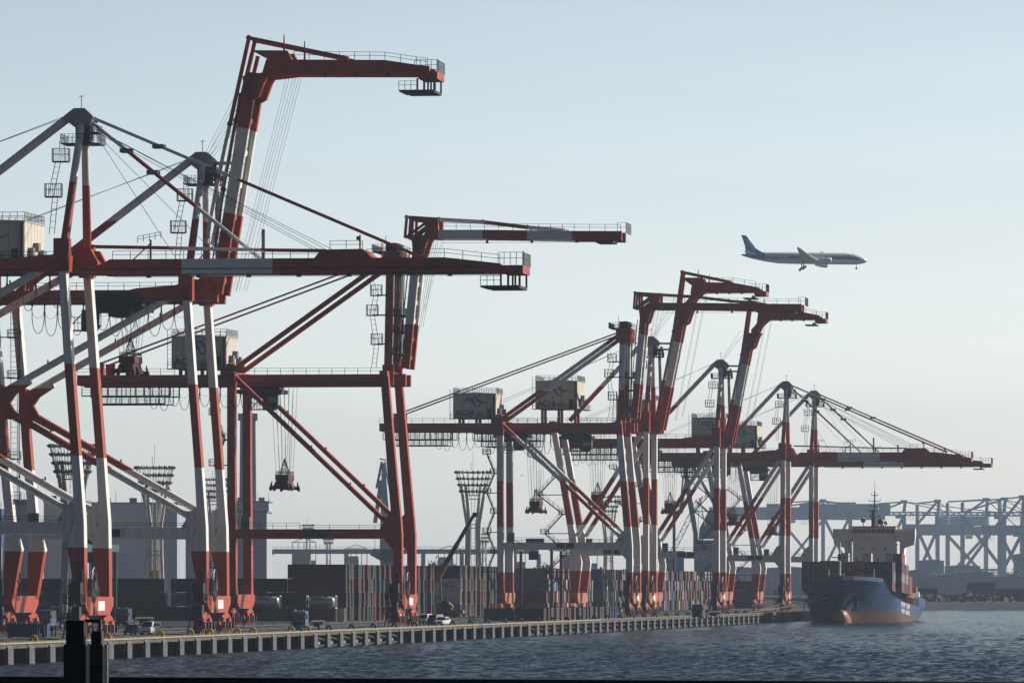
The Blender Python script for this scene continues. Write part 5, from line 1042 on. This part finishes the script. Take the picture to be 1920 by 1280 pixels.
mb = MB(); mb.prism([(-20.5,2.3),(-24.5,4.6),(-29.3,11.0),(-31.7,11.2),(-29.9,6),(-29.2,1.8)], -.25, .25, pb); fin = mb.build('tail_fin', air)
lt = text_part('tail_lettering', 'ANA', 2.5, mat('tail_letter_white', (.62,.66,.7)), fin, (-30.2, -.28, 8.6), rot=(math.pi/2, math.radians(44), 0), sx=1.15)
mb = MB(); mb.box(8.0, 9.6, -.2, .2, 2.9, 3.3, pw); mb.box(13.6, 13.8, -.05, .05, 2.9, 3.4, pw); mb.build('antenna', air)
text_part('fuselage_lettering', 'ANA', 1.1, pb, fz, (20.0, -2.98, 1.0))
# ================================================================== light towers, yard cranes and the hazy distance
def atpx(x, Y): return (x-960)*Y/F_PX
tw = mat('tower_white', (.70,.69,.63), .6, var=.15)
LAMP = {}
def light_tower(x, Y, H, head, label, tiers=4, flare=True, m_=tw):
    r = thing('light_tower', label, 'light tower', (atpx(x, Y), Y, DECK), .3, 'floodlight towers'); mb = MB(); w0, w1, w2 = head*.21, head*.15, head*.30
    for sx in (-1, 1):
        for sy in (-1, 1):
            prof = [(0, w0), (H*.45, w1*1.05), (H*.62, w1), (H*.9, w2)] if flare else [(0, w0), (H*.9, w1)]
            for (za, wa), (zb, wb) in zip(prof, prof[1:]): mb.tube((sx*wa, sy*wa*.8, za), (sx*wb, sy*wb*.8, zb), head*.045, m_, 8)
    mb.build('mast', r); mb = MB()
    for f in (.2, .42, .6, .8):
        z = H*f; w_ = w1*1.15
        for (a, b) in (((-1,-.8),(1,-.8)),((1,-.8),(1,.8)),((1,.8),(-1,.8)),((-1,.8),(-1,-.8))):
            for dz in (0, .9): mb.bar((a[0]*w_, a[1]*w_, z+dz), (b[0]*w_, b[1]*w_, z+dz), .22, m_)
    mb.ladder((0, 0, 0), (0, 0, H*.95), .9, m_, .9); mb.tube((0, 0, H), (0, 0, H+4.5), .06, m_, 4); mb.tube((-.5,0,H), (-.5,0,H+1.8), .08, m_, 4); mb.build('ladder_core', r)
    for k in range(tiers):
        mb = MB(); spots_ = []; z = H-.6-k*1.6; R = head/2*(1-.09*k)
        for q in range(20):
            a, b = 2*math.pi*q/20, 2*math.pi*(q+1)/20
            mb.bar((R*math.cos(a), R*math.sin(a), z), (R*math.cos(b), R*math.sin(b), z), .3, m_); mb.bar((R*.6*math.cos(a), R*.6*math.sin(a), z-.15), (R*math.cos(a), R*math.sin(a), z), .12, m_)
            spots_.append((R, a, z)); mb.bar((R*math.cos(a), R*math.sin(a), z), (R*.93*math.cos(a), R*.93*math.sin(a), z-1.2), .12, m_)
        for q in range(20): a, b = 2*math.pi*q/20, 2*math.pi*(q+1)/20; mb.bar((R*.6*math.cos(a), R*.6*math.sin(a), z-.15), (R*.6*math.cos(b), R*.6*math.sin(b), z-.15), .2, m_)
        h = mb.build('lamp_ring', r)
        if 'fl' not in LAMP:
            lm = MB(); lm.tube((-.1, 0, .32), (.42, 0, -.1), .22, steel, 8, r2=.33); o = lm.build('floodlight'); LAMP['fl'] = o.data; bpy.data.objects.remove(o)
        for R, a, z in spots_:
            o = bpy.data.objects.new('floodlight', LAMP['fl']); C.objects.link(o); o.parent = h; o.location = (R*math.cos(a), R*math.sin(a), z); o.rotation_euler = (0, 0, a)
    return r
light_tower(290, 1480, 33.0, 8.0, 'pale flared floodlight tower standing clear between two crane legs, left part of the yard')
light_tower(136, 1300, 34.0, 8.6, 'floodlight tower half hidden behind the nearest crane’s legs', m_=mat('tower_grey', (.34,.34,.33), .6))
light_tower(887, 1750, 36.5, 8.6, 'pale flared floodlight tower behind the tip of the mobile crane boom')
light_tower(402, 1900, 37.0, 7.2, 'floodlight tower seen between the second crane’s legs')
light_tower(1141, 2300, 37.5, 7.2, 'floodlight tower behind the crossed braces of the cranes')
light_tower(578, 3300, 37.0, 5.0, 'small hazy floodlight mast above the red crane’s portal beam, left of two', 3, False)
light_tower(616, 3400, 32.5, 5.0, 'small hazy floodlight mast above the red crane’s portal beam, right of two', 3, False)
light_tower(908, 3000, 30.5, 4.5, 'small hazy floodlight mast just right of the boom tip of the mobile crane', 3, False)
r = thing('light_tower', 'single grey pole with two bars of floodlights behind the AC17 crane braces', 'light tower', (atpx(1264, 2250), 2250, DECK), 0, 'floodlight towers')
mb = MB(); mb.tube((0,0,0), (0,0,34), .5, mat('pole_grey', (.10,.11,.13)), 10); mb.build('mast', r)
for z_ in (31.5, 33.5):
    mb = MB(); mb.box(-3.2, 3.2, -.15, .15, z_, z_+.25, steel); lb_ = mb.build('lamp_bar', r)
    for k in range(6): mb = MB(); mb.box(-3.1+k*1.05, -2.5+k*1.05, -.4, .3, z_-.6, z_+.5, dark); mb.build('floodlight', lb_)
def yard_crane(u, t, col, label, W=5.2, H=16.5, span=20):
    r = thing('yard_crane', label, 'yard crane', Q(u, t), -AL, 'rubber-tyred yard cranes')
    for v in (0, span):
        mb = MB()
        for x in (-W/2, W/2): mb.beam((x, v, 1.2), (x, v, H-1.2), .7, .6, col)
        mb.box(-W/2-1.2, W/2+1.2, v-.5, v+.5, .8, 1.7, col); mb.beam((-W/2, v, 2), (W/2, v, H*.55), .3, .3, col); mb.build('leg_frame', r)
    mb = MB()
    for x in (-W/2, W/2): mb.box(x-.45, x+.45, -2, span+2, H-1.2, H+.3, col)
    mb.rail([(-W/2-.5,-2,H+.3),(W/2+.5,-2,H+.3)]); mb.build('top_beam', r); mb = MB(); mb.box(-2.2, 2.2, span*.3, span*.3+3.5, H+.3, H+2.0, col); mb.box(-1.2, 1.2, span*.3-2, span*.3, H-3.5, H-1.3, dark); mb.build('trolley', r)
    for v in (0, span):
        for x in (-W/2-.7, W/2+.7): mb = MB(); mb.tube((x, v-.35, .75), (x, v+.35, .75), .75, tyre, 14); mb.build('wheel', r)
yard_crane(-97, 560, mat('yard_teal', (.03,.10,.10), .6), 'dark teal yard crane standing below the left floodlight tower', 4.6, 15.5)
yard_crane(-52, 930, mat('yard_rust', (.10,.05,.035), .7), 'rust-brown yard crane with its beam above the stacks right of the red crane', 10.5, 17.5)
# grey sheds and the tower on the left
def building(x0, x1, y0, Y, depth, col, label, name='warehouse', roof=True, vents=3):
    X0, X1 = atpx(x0, Y), atpx(x1, Y); h = CAM_Z+(1100-y0)*Y/F_PX-2.4; w_ = X1-X0
    r = thing(name, label, 'building', ((X0+X1)/2, Y, 2.4), 0, 'pale sheds behind the yard'); mb = MB()
    m_ = mat('cladding_'+str(int(col[0]*1000)), col, .7, var=.10, scale=.1, bump=('X', 1.2, .06)); mb.box(-w_/2, w_/2, 0, depth, 0, h, m_); wl_ = mb.build('wall', r)
    mb = MB(); mb.box(-w_/2-.3, w_/2+.3, -.3, depth+.3, h, h+.5, steel); rf = mb.build('roof', r)
    for k in range(vents): x = -w_/2+w_*(k+.7)/(vents+.4); mb = MB(); mb.box(x-1.2, x+1.2, 3, 6, h+.5, h+2.0, steel); mb.tube((x+3, 2, h+.5), (x+3, 2, h+4), .08, steel, 4); mb.build('vent', rf)
    for k in range(2): x = -w_/2+w_*(k+.5)/2; mb = MB(); mb.box(x-w_*.06, x+w_*.06, -.12, 0, .1, min(7, h*.3), mat('shutter', (.20,.22,.25), .6)); mb.build('shutter_door', r)
    for k in range(3): x = -w_/2+w_*(k+.5)/3; mb = MB(); mb.box(x-w_*.1, x+w_*.1, -.08, 0, h*.72, h*.72+1.2, mat('shed_glass', (.07,.09,.11), .2)); mb.build('window', r)
building(165, 332, 944, 2300, 60, (.33,.37,.44), 'large blue-grey shed behind the left floodlight tower')
building(332, 500, 960, 2500, 50, (.37,.40,.45), 'lower grey shed right of the large blue-grey shed')
building(82, 158, 940, 2260, 50, (.44,.44,.44), 'pale grey tall shed seen between the nearest crane’s legs')
building(20, 54, 947, 2240, 40, (.42,.46,.52), 'narrow pale shed at the far left of the yard')
building(436, 504, 941, 2900, 40, (.42,.43,.48), 'tall pale works building behind the landside legs of the red crane', 'works_building')
r = thing('stack_tower', 'tall pale tower with a square cap rising behind the red crane', 'tower', (atpx(465, 3000), 3000, 2.4), 0); mb = MB(); hz = CAM_Z+(1100-775)*3000/F_PX-2.4; tm = mat('tower_mauve', (.30,.29,.33), .8)
mb.loft([[(-4.0,-4,0),(4,-4,0),(4,4,0),(-4,4,0)],[(-3.3,-3.3,hz-3),(3.3,-3.3,hz-3),(3.3,3.3,hz-3),(-3.3,3.3,hz-3)]], tm); mb.build('shaft', r); mb = MB(); mb.box(-4.2,4.2,-4.2,4.2,hz-3,hz,tm); mb.build('cap', r)
mb = MB(); mb.beam((3.5, 0, hz*.42), (11, 0, hz*.26), 1.6, 1.6, tm); mb.build('conveyor_leg', r)
# long conveyor gallery with silo towers across the background
gm = mat('gallery_grey', (.40,.42,.47), .8)
r = thing('conveyor_gallery', 'long hazy conveyor gallery on piers crossing behind the container stacks', 'conveyor', (atpx(760, 3300), 3300, 2.4), 0); mb = MB()
g0, g1 = atpx(505, 3300)-atpx(760, 3300), atpx(1010, 3300)-atpx(760, 3300); zt = CAM_Z+(1100-1029)*3300/F_PX-2.4
mb.box(g0, g1, -2, 2, zt-2.2, zt, gm); mb.rail([(g0,-2,zt),(g1,-2,zt)], 1.2, 3, .06); mb.build('gallery', r)
for k in range(8): mb = MB(); x = g0+(g1-g0)*k/7; mb.box(x-1, x+1, -1.5, 1.5, 0, zt-2.2, gm); mb.build('pier', r)
for x, w_, y0, lb in ((570,44,1016,'hazy silo house with a framed roof beside the conveyor gallery'),(668,40,1028,'hazy square silo block under the conveyor gallery'),(845,46,1030,'hazy low works block right of the red crane'),(965,40,1020,'hazy works block behind the landside legs of the AC24 crane'),(1085,70,1024,'hazy works block behind the low row of containers')):
    Y = 3350; X = atpx(x, Y); h = CAM_Z+(1100-y0)*Y/F_PX-2.4; r = thing('silo_block', lb, 'silo', (X, Y, 2.4), 0, 'hazy works blocks in the distance'); mb = MB(); hw = w_*Y/F_PX/2
    mb.box(-hw, hw*.2, 0, 8, 0, h*.86, gm); mb.box(hw*.2, hw, 0, 8, 0, h*.7, gm); mb.build('block', r); mb = MB()
    for k in range(5): q = -hw+2*hw*k/4; mb.bar((q, 1, h*.6), (q, 1, h), .3, gm)
    mb.bar((-hw,1,h), (0,1,h+2), .3, gm); mb.bar((0,1,h+2), (hw,1,h), .3, gm); mb.bar((-hw,1,h), (hw,1,h), .3, gm); mb.prism([(hw*.1,h*.7),(hw*.5,h*.7),(hw*1.05,0),(hw*.6,0)], -1.5, 0, gm); mb.build('roof_frame', r)
# trees: clumps of small leaf faces round a trunk
def tree(x, Y, h, wd, label, seed, col=(.045,.06,.045)):
    rg = np.random.RandomState(seed); r = thing('tree', label, 'tree', (atpx(x, Y), Y, 2.4), 0, 'far trees'); mb = MB(); bark = mat('bark', (.06,.05,.04), .9)
    mb.tube((0,0,0), (.3,0,h*.5), h*.03, bark, 8, r2=h*.018)
    for k in range(5): a = rg.uniform(0, 6.28); mb.tube((.2,0,h*(.25+.05*k)), (wd*.35*math.cos(a), wd*.3*math.sin(a), h*(.5+.08*k)), h*.014, bark, 5, r2=h*.006)
    mb.build('trunk', r); mb = MB(); lf = [mat('leaf_a', col, .8, var=.3), mat('leaf_b', tuple(c*1.5 for c in col), .8, var=.3)]
    for k in range(26):
        c = np.array([rg.normal(0, wd*.24), rg.normal(0, wd*.2), h*rg.uniform(.35, .95)]); s_ = h*rg.uniform(.05, .12)
        for q in range(34):
            p = c+rg.normal(0, 1, 3)*s_*np.array([1.2,1.2,.8]); d1 = rg.normal(0, 1, 3)*.42; d2 = rg.normal(0, 1, 3)*.42; mb.add([p-d1, p+d2, p+d1, p-d2], [(0,1,2,3)], lf[(k+q) % 2])
    mb.build('crown', r)
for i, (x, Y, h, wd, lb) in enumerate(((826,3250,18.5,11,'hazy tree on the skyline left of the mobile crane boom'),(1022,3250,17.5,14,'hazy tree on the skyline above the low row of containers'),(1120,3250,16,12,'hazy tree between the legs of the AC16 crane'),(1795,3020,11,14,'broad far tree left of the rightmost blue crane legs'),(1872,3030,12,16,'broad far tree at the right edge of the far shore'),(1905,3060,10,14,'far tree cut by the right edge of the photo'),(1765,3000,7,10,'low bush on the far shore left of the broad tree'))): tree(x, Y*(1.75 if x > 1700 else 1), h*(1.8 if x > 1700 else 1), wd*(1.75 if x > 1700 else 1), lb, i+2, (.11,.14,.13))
# blue-grey harbour cranes in the middle distance
hb = mat('harbour_crane_blue', (.22,.31,.41), .6, var=.1); hl = mat('harbour_crane_pale', (.36,.45,.54), .6)
r = thing('luffing_crane', 'pale blue luffing crane with pointed jib behind the red crane legs', 'crane', (atpx(727, 2700), 2700, 2.4), 0); s_ = 2700/F_PX; Z = lambda y: CAM_Z+(1100-y)*s_-2.4; XX = lambda x: (x-727)*s_
mb = MB(); mb.loft([[(XX(713),-3,0),(XX(752),-3,0),(XX(752),3,0),(XX(713),3,0)],[(XX(713),-3,Z(1030)),(XX(748),-3,Z(1030)),(XX(748),3,Z(1030)),(XX(713),3,Z(1030))]], hb); mb.prism([(XX(712),Z(1030)),(XX(735),Z(1030)),(XX(722),Z(868)),(XX(716),Z(868))], -1.6, 1.6, hl); mb.prism([(XX(694),Z(1040)),(XX(716),Z(1052)),(XX(748),Z(1050)),(XX(748),Z(1030)),(XX(700),Z(1028))], -3, 3, hb); mb.build('tower', r)
mb = MB(); mb.beam((XX(715),0,Z(900)), (XX(703),0,Z(980)), 1.6, 1.6, hl); mb.bar((XX(716),0,Z(865)), (XX(706),0,Z(915)), .7, hl); mb.bar((XX(722),0,Z(865)), (XX(740),0,Z(960)), .9, hl); mb.bar((XX(709),0,Z(890)), (XX(735),0,Z(890)), .4, hl); mb.bar((XX(712),0,Z(860)), (XX(724),0,Z(862)), .5, hl); mb.prism([(XX(738),Z(965)),(XX(762),Z(975)),(XX(762),Z(985)),(XX(736),Z(980))], -2, 2, hl); mb.tube((XX(703),0,Z(985)), (XX(703),0,Z(1035)), .08, wire, 4); mb.build('jib', r)
r = thing('slewing_crane', 'large blue-grey slewing crane behind the AC17 crane legs', 'crane', (atpx(1320, 2800), 2800, 2.4), 0); s_ = 2800/F_PX; XX = lambda x: (x-1320)*s_
mb = MB(); mb.box(XX(1302), XX(1345), -5, 5, 0, Z(1012), hb); mb.prism([(XX(1300),Z(1035)),(XX(1312),Z(1035)),(XX(1306),Z(985)),(XX(1297),Z(930)),(XX(1287),Z(870)),(XX(1281),Z(880)),(XX(1290),Z(945)),(XX(1300),Z(1000))], -2, 2, hb); mb.prism([(XX(1310),Z(1010)),(XX(1345),Z(1010)),(XX(1345),Z(960)),(XX(1330),Z(955)),(XX(1312),Z(990))], -3, 3, hb); mb.build('tower', r)
mb = MB(); mb.bar((XX(1281),0,Z(892)), (XX(1296),0,Z(868)), .6, hl); mb.bar((XX(1296),0,Z(868)), (XX(1348),0,Z(960)), 1.2, hl); mb.bar((XX(1281),0,Z(892)), (XX(1278),0,Z(925)), .5, hl); mb.bar((XX(1288),0,Z(895)), (XX(1275),0,Z(960)), .9, hl); mb.bar((XX(1306),0,Z(940)), (XX(1345),0,Z(975)), .8, hl); mb.build('jib', r)
r = thing('lattice_crane', 'pale lattice boom of a crawler crane slanting behind the single light pole', 'crane', (atpx(1268, 2700), 2700, 2.4), 0); s_ = 2700/F_PX; XX = lambda x: (x-1268)*s_
mb = MB(); A, B_ = Vector((XX(1263),0,Z(1030))), Vector((XX(1312),0,Z(932))); d_ = Vector((0,0,0))
o1, o2 = Vector((-1.2,0,-.5)), Vector((1.2,0,.5))
for o_ in (o1, o2): mb.bar(A+o_, B_+o_, .28, hl)
for k in range(14): mb.bar(A.lerp(B_, k/14)+(o1 if k % 2 else o2), A.lerp(B_, (k+1)/14)+(o2 if k % 2 else o1), .18, hl)
mb.bar(B_, (XX(1322),0,Z(985)), .3, hl); mb.bar(B_, A+Vector((9,0,-2)), .15, wire); mb.build('boom', r); mb = MB(); mb.box(XX(1263)-3, XX(1263)+4, -2, 2, .8, Z(1032), hb); mb.box(XX(1263)-3.5, XX(1263)+4.5, -3, 3, 0, .8, dark); mb.build('carrier', r)
# far row of blue container cranes on the other shore
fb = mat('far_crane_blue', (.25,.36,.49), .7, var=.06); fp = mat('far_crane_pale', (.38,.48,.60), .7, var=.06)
def far_crane(x, Y, label, gy, ay, sgn, legs, back, out, dep, col=fb, house=None, truss=False):
    Y *= 1.5; s_ = Y/F_PX; r = thing('far_container_crane', label, 'crane', (atpx(x, Y), Y, 4.0), 0, 'blue container cranes on the far shore')
    Z = lambda y: CAM_Z+(1100-y)*s_-4.0; l0, l1 = legs[0]*s_, legs[1]*s_; z1 = Z(gy); z0 = z1-dep*s_
    for v in (0, 20):
        for xx in (l0, l1): mb = MB(); mb.beam((xx, v, 0), (xx, v, z0), 2.9, 2, col); mb.build('leg', r)
        mb = MB(); mb.bar((l0, v, z0), (l1, v, z0*.28), 2.0, col); mb.bar((l1, v, z0), (l0, v, z0*.28), 2.0, col); mb.bar((l0, v, z0*.3), (l1, v, z0*.3), 2.2, col); mb.build('brace', r)
    for v in (6, 14):
        mb = MB()
        if not truss: mb.box(-back*s_, out*s_, v-1.2, v+1.2, z0, z1, col)
        else:
            for z_ in (z0, z1): mb.box(-back*s_, out*s_, v-.6, v+.6, z_-.7, z_+.7, col)
            n = int((back+out)/11)
            for k in range(n): a, b = -back*s_+(back+out)*s_*k/n, -back*s_+(back+out)*s_*(k+1)/n; mb.bar((a, v, z0 if k % 2 else z1), (b, v, z1 if k % 2 else z0), .8, col)
        mb.build('girder', r)
    az = Z(ay); ax = (l1 if sgn > 0 else l0); bx = (l0 if sgn > 0 else l1); mb = MB()
    for v in (0, 20): mb.bar((ax, v, z1), (ax+1.5, 10+(v-10)*.4, az), 2.2, col); mb.bar((bx, v, z1), (ax, 10+(v-10)*.4, az), 1.6, col); mb.bar((bx, v, z1), (bx, v, az-3), 1.6, col)
    mb.bar((bx, 10, az-2), (ax, 10, az), 1.4, col); mb.box(ax-3, ax+3, 4, 16, az-1, az+1.6, col)
    mb.build('apex_frame', r); mb = MB()
    for f in (.45, .9): q = (out*s_*f if sgn > 0 else -back*s_*f); mb.bar((ax, 10, az), (q, 10, z1), .9, col)
    mb.build('stay', r)
    if house: a, b, c, d = house; mb = MB(); mb.box(a*s_, b*s_, 3, 17, Z(d), Z(c), fp); mb.build('machinery_house', r)
    mb = MB(); mb.box(-5, 1, 3, 17, z0-3.2, z0-.3, col); 
    for k in range(5): mb.path([(6+k*3.2+1.5*(1-math.cos(math.pi*i/8)), 9, z0-5.5*math.sin(math.pi*i/8)) for i in range(9)], .14, col, 4)
    mb.build('trolley', r)
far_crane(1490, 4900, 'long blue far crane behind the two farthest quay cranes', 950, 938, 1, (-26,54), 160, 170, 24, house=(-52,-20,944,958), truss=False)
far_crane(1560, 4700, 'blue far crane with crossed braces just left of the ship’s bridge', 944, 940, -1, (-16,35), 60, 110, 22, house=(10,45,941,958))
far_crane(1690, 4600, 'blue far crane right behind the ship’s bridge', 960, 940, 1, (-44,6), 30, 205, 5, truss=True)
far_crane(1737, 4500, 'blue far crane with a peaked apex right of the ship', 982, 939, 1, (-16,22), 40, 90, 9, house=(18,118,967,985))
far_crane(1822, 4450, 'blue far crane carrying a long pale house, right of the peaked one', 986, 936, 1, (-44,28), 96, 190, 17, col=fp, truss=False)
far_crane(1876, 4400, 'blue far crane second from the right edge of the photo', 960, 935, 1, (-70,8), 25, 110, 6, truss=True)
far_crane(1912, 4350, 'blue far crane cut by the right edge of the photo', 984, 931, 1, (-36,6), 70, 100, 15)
# low works, sheds and containers along the far shore
rg = random.Random(9); names = ['pale','grey','blue-grey','low','long','small']
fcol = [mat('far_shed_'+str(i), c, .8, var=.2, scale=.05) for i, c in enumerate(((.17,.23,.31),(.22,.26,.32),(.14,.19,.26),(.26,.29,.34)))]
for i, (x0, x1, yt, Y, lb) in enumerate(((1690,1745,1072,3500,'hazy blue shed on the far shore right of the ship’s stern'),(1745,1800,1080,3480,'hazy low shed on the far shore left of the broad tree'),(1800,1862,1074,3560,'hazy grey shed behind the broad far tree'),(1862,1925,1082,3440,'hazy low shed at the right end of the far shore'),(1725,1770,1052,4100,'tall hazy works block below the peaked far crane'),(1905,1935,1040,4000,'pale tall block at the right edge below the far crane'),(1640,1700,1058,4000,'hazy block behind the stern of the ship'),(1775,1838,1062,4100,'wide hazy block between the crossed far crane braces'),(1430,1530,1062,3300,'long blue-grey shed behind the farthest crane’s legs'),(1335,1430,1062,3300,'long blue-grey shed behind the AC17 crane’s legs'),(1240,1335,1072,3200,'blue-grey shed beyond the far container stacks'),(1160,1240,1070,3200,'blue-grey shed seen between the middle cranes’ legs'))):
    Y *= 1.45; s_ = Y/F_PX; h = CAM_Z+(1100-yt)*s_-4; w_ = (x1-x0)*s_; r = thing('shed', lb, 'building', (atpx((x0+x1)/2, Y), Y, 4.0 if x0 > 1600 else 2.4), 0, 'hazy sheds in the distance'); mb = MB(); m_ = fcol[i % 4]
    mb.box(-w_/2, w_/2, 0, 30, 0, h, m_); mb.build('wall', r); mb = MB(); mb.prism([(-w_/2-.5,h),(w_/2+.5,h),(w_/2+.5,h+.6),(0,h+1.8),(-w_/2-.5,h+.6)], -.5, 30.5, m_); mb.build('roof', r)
    mb = MB()
    for k in range(int(w_/5)): mb.box(-w_/2+2+k*5, -w_/2+4+k*5, -.06, 0, h*.55, h*.7, glass)
    mb.build('window_strip', r)
mb = MB(); cols = [fcol[0], fcol[1], fcol[3], mat('far_box_red', (.16,.055,.045), .7), mat('far_box_navy', (.04,.06,.10), .7), fcol[2]]; x = 160.0
while x < 900:
    for j in range(rg.choice([1, 2, 2, 3])):
        if rg.random() < .85: mb.box(x, x+12.2, 3012, 3014.5, 4.0+j*2.6, 6.55+j*2.6, rg.choice(cols))
    x += 12.6
o = mb.build('far_shore_containers'); tag(o, 'thin hazy line of containers stored along the far shore', 'containers', kind='stuff')
# undergrowth on the far bank and hazy hills that close the horizon
mb = MB(); nr = np.random.RandomState(4)
lfm = mat('scrub_leaf', (.10,.105,.08), .9, var=.4)
for k in range(5200):
    X, Y = nr.uniform(160, 760), nr.uniform(2946, 3005); h = abs(nr.normal(0, .9))+.2; p = np.array([X, Y, 3.6+h]); d1 = nr.normal(0, 1, 3)*.8; d2 = nr.normal(0, 1, 3)*.8; mb.add([p-d1, p+d2, p+d1, p-d2], [(0,1,2,3)], lfm)
o = mb.build('bank_scrub'); tag(o, 'dry scrub growing along the top of the far seawall', 'scrub', kind='stuff')
mb = MB(); nx = 160; top = []
hx = np.linspace(-1700, 1700, nx); hh = 14+9*np.sin(hx*.004+1)+5*np.sin(hx*.013)+nr.uniform(0, 5, nx)
for i in range(nx-1):
    mb.add([(hx[i],7600,0),(hx[i+1],7600,0),(hx[i+1],7900,hh[i+1]),(hx[i],7900,hh[i])], [(0,1,2,3)], fcol[2]); mb.add([(hx[i],7900,hh[i]),(hx[i+1],7900,hh[i+1]),(hx[i+1],8500,0),(hx[i],8500,0)], [(0,1,2,3)], fcol[2])
o = mb.build('hills'); tag(o, kind='structure')
# ================================================================== foreground: dark steel posts and the wall of the near pier
nd = mat('near_shade_steel', (.006,.006,.007), .5, var=.3, scale=3); nl = mat('near_lit_flange', (.55,.52,.44), .5, var=.2, scale=3)  # near-black steel holds the backlit shade in its colour, pale flange paints sunlit edge
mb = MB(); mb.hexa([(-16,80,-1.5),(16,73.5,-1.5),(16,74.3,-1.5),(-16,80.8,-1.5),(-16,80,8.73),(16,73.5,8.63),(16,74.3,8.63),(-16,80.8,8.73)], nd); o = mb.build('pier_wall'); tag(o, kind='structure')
def near_post(x0, x1, xf, label):
    Y = 75.5; s_ = Y/F_PX; r = thing('mooring_post', label, 'post', (atpx((x0+x1)/2, Y), Y, 8.2), 0, 'dark posts on the near pier'); hw = (x1-x0)*s_/2; Z = lambda y: CAM_Z+(1100-y)*s_-8.2
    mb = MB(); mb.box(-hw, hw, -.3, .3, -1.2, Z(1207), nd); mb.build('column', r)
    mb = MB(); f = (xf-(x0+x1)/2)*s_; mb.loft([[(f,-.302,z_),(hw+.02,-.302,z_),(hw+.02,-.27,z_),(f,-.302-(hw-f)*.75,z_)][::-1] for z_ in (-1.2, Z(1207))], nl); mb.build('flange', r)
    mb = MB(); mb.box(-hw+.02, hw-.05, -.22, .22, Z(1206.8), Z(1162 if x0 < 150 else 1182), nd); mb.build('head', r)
near_post(122.5, 168, 164.5, 'left of two dark steel posts on the near pier, the taller one')
near_post(169.5, 201, 196, 'right of two dark steel posts on the near pier, the shorter one')
mb = MB(); s_ = 75.8/F_PX; XX = lambda x: atpx(x, 75.8); Z = lambda y: CAM_Z+(1100-y)*s_
mb.box(XX(160), XX(191), 75.6, 75.8, Z(1166), Z(1160), nd); mb.box(XX(187), XX(191), 75.6, 75.8, Z(1183), Z(1166), nd); mb.prism([(XX(172),Z(1176)),(XX(175),Z(1176)),(XX(174),Z(1166)),(XX(173),Z(1166))], 75.55, 75.6, nl)
o = mb.build('post_link'); tag(o, 'dark steel bar joining the two posts on the near pier', 'bar')
# gulls
for i, (x, y, Y, lb) in enumerate(((979,891,1300,'tiny dark gull in the sky beside the AC24 crane’s landside leg'),(1216,124,2600,'tiny gull high in the open sky above the cranes'),(1779,922,2600,'tiny gull above the far blue cranes'))):
    r = thing('gull', lb, 'bird', (atpx(x, Y), Y, CAM_Z+(1100-y)*Y/F_PX), .4*i, 'gulls'); mb = MB(); gm_ = mat('gull_grey', (.12,.12,.12))
    mb.loft([[(xx, rr_*math.cos(2*math.pi*k/8), rr_*math.sin(2*math.pi*k/8)) for k in range(8)] for xx, rr_ in ((-.25,.01),(-.12,.05),(.05,.06),(.16,.04),(.22,.01))], gm_, smooth=True); mb.build('body', r)
    for s__ in (-1, 1): mb = MB(); mb.hexa([(-.06,0,.02),(.08,0,.02),(.02,s__*.3,.12),(-.08,s__*.3,.12),(-.06,0,.035),(.08,0,.035),(.02,s__*.3,.135),(-.08,s__*.3,.135)], gm_); mb.hexa([(-.08,s__*.3,.12),(.02,s__*.3,.12),(-.10,s__*.58,.05),(-.14,s__*.58,.05),(-.08,s__*.3,.135),(.02,s__*.3,.135),(-.10,s__*.58,.06),(-.14,s__*.58,.06)], gm_); mb.build('wing', r)
# ================================================================== the air
hzm = bpy.data.materials.new('haze_air'); hzm.use_nodes = True; t_ = hzm.node_tree; t_.nodes.remove(t_.nodes['Principled BSDF'])
pv = t_.nodes.new('ShaderNodeVolumePrincipled'); pv.inputs['Color'].default_value = (.62,.80,1.0,1); pv.inputs['Density'].default_value = HAZE; pv.inputs['Anisotropy'].default_value = 0.0
t_.links.new(pv.outputs[0], t_.nodes['Material Output'].inputs['Volume'])
mb = MB(); mb.box(-1800, 1800, -60, 8950, -6, 235, hzm); o = mb.build('haze'); tag(o, 'thin pale haze lying over the whole harbour', 'haze', kind='stuff')
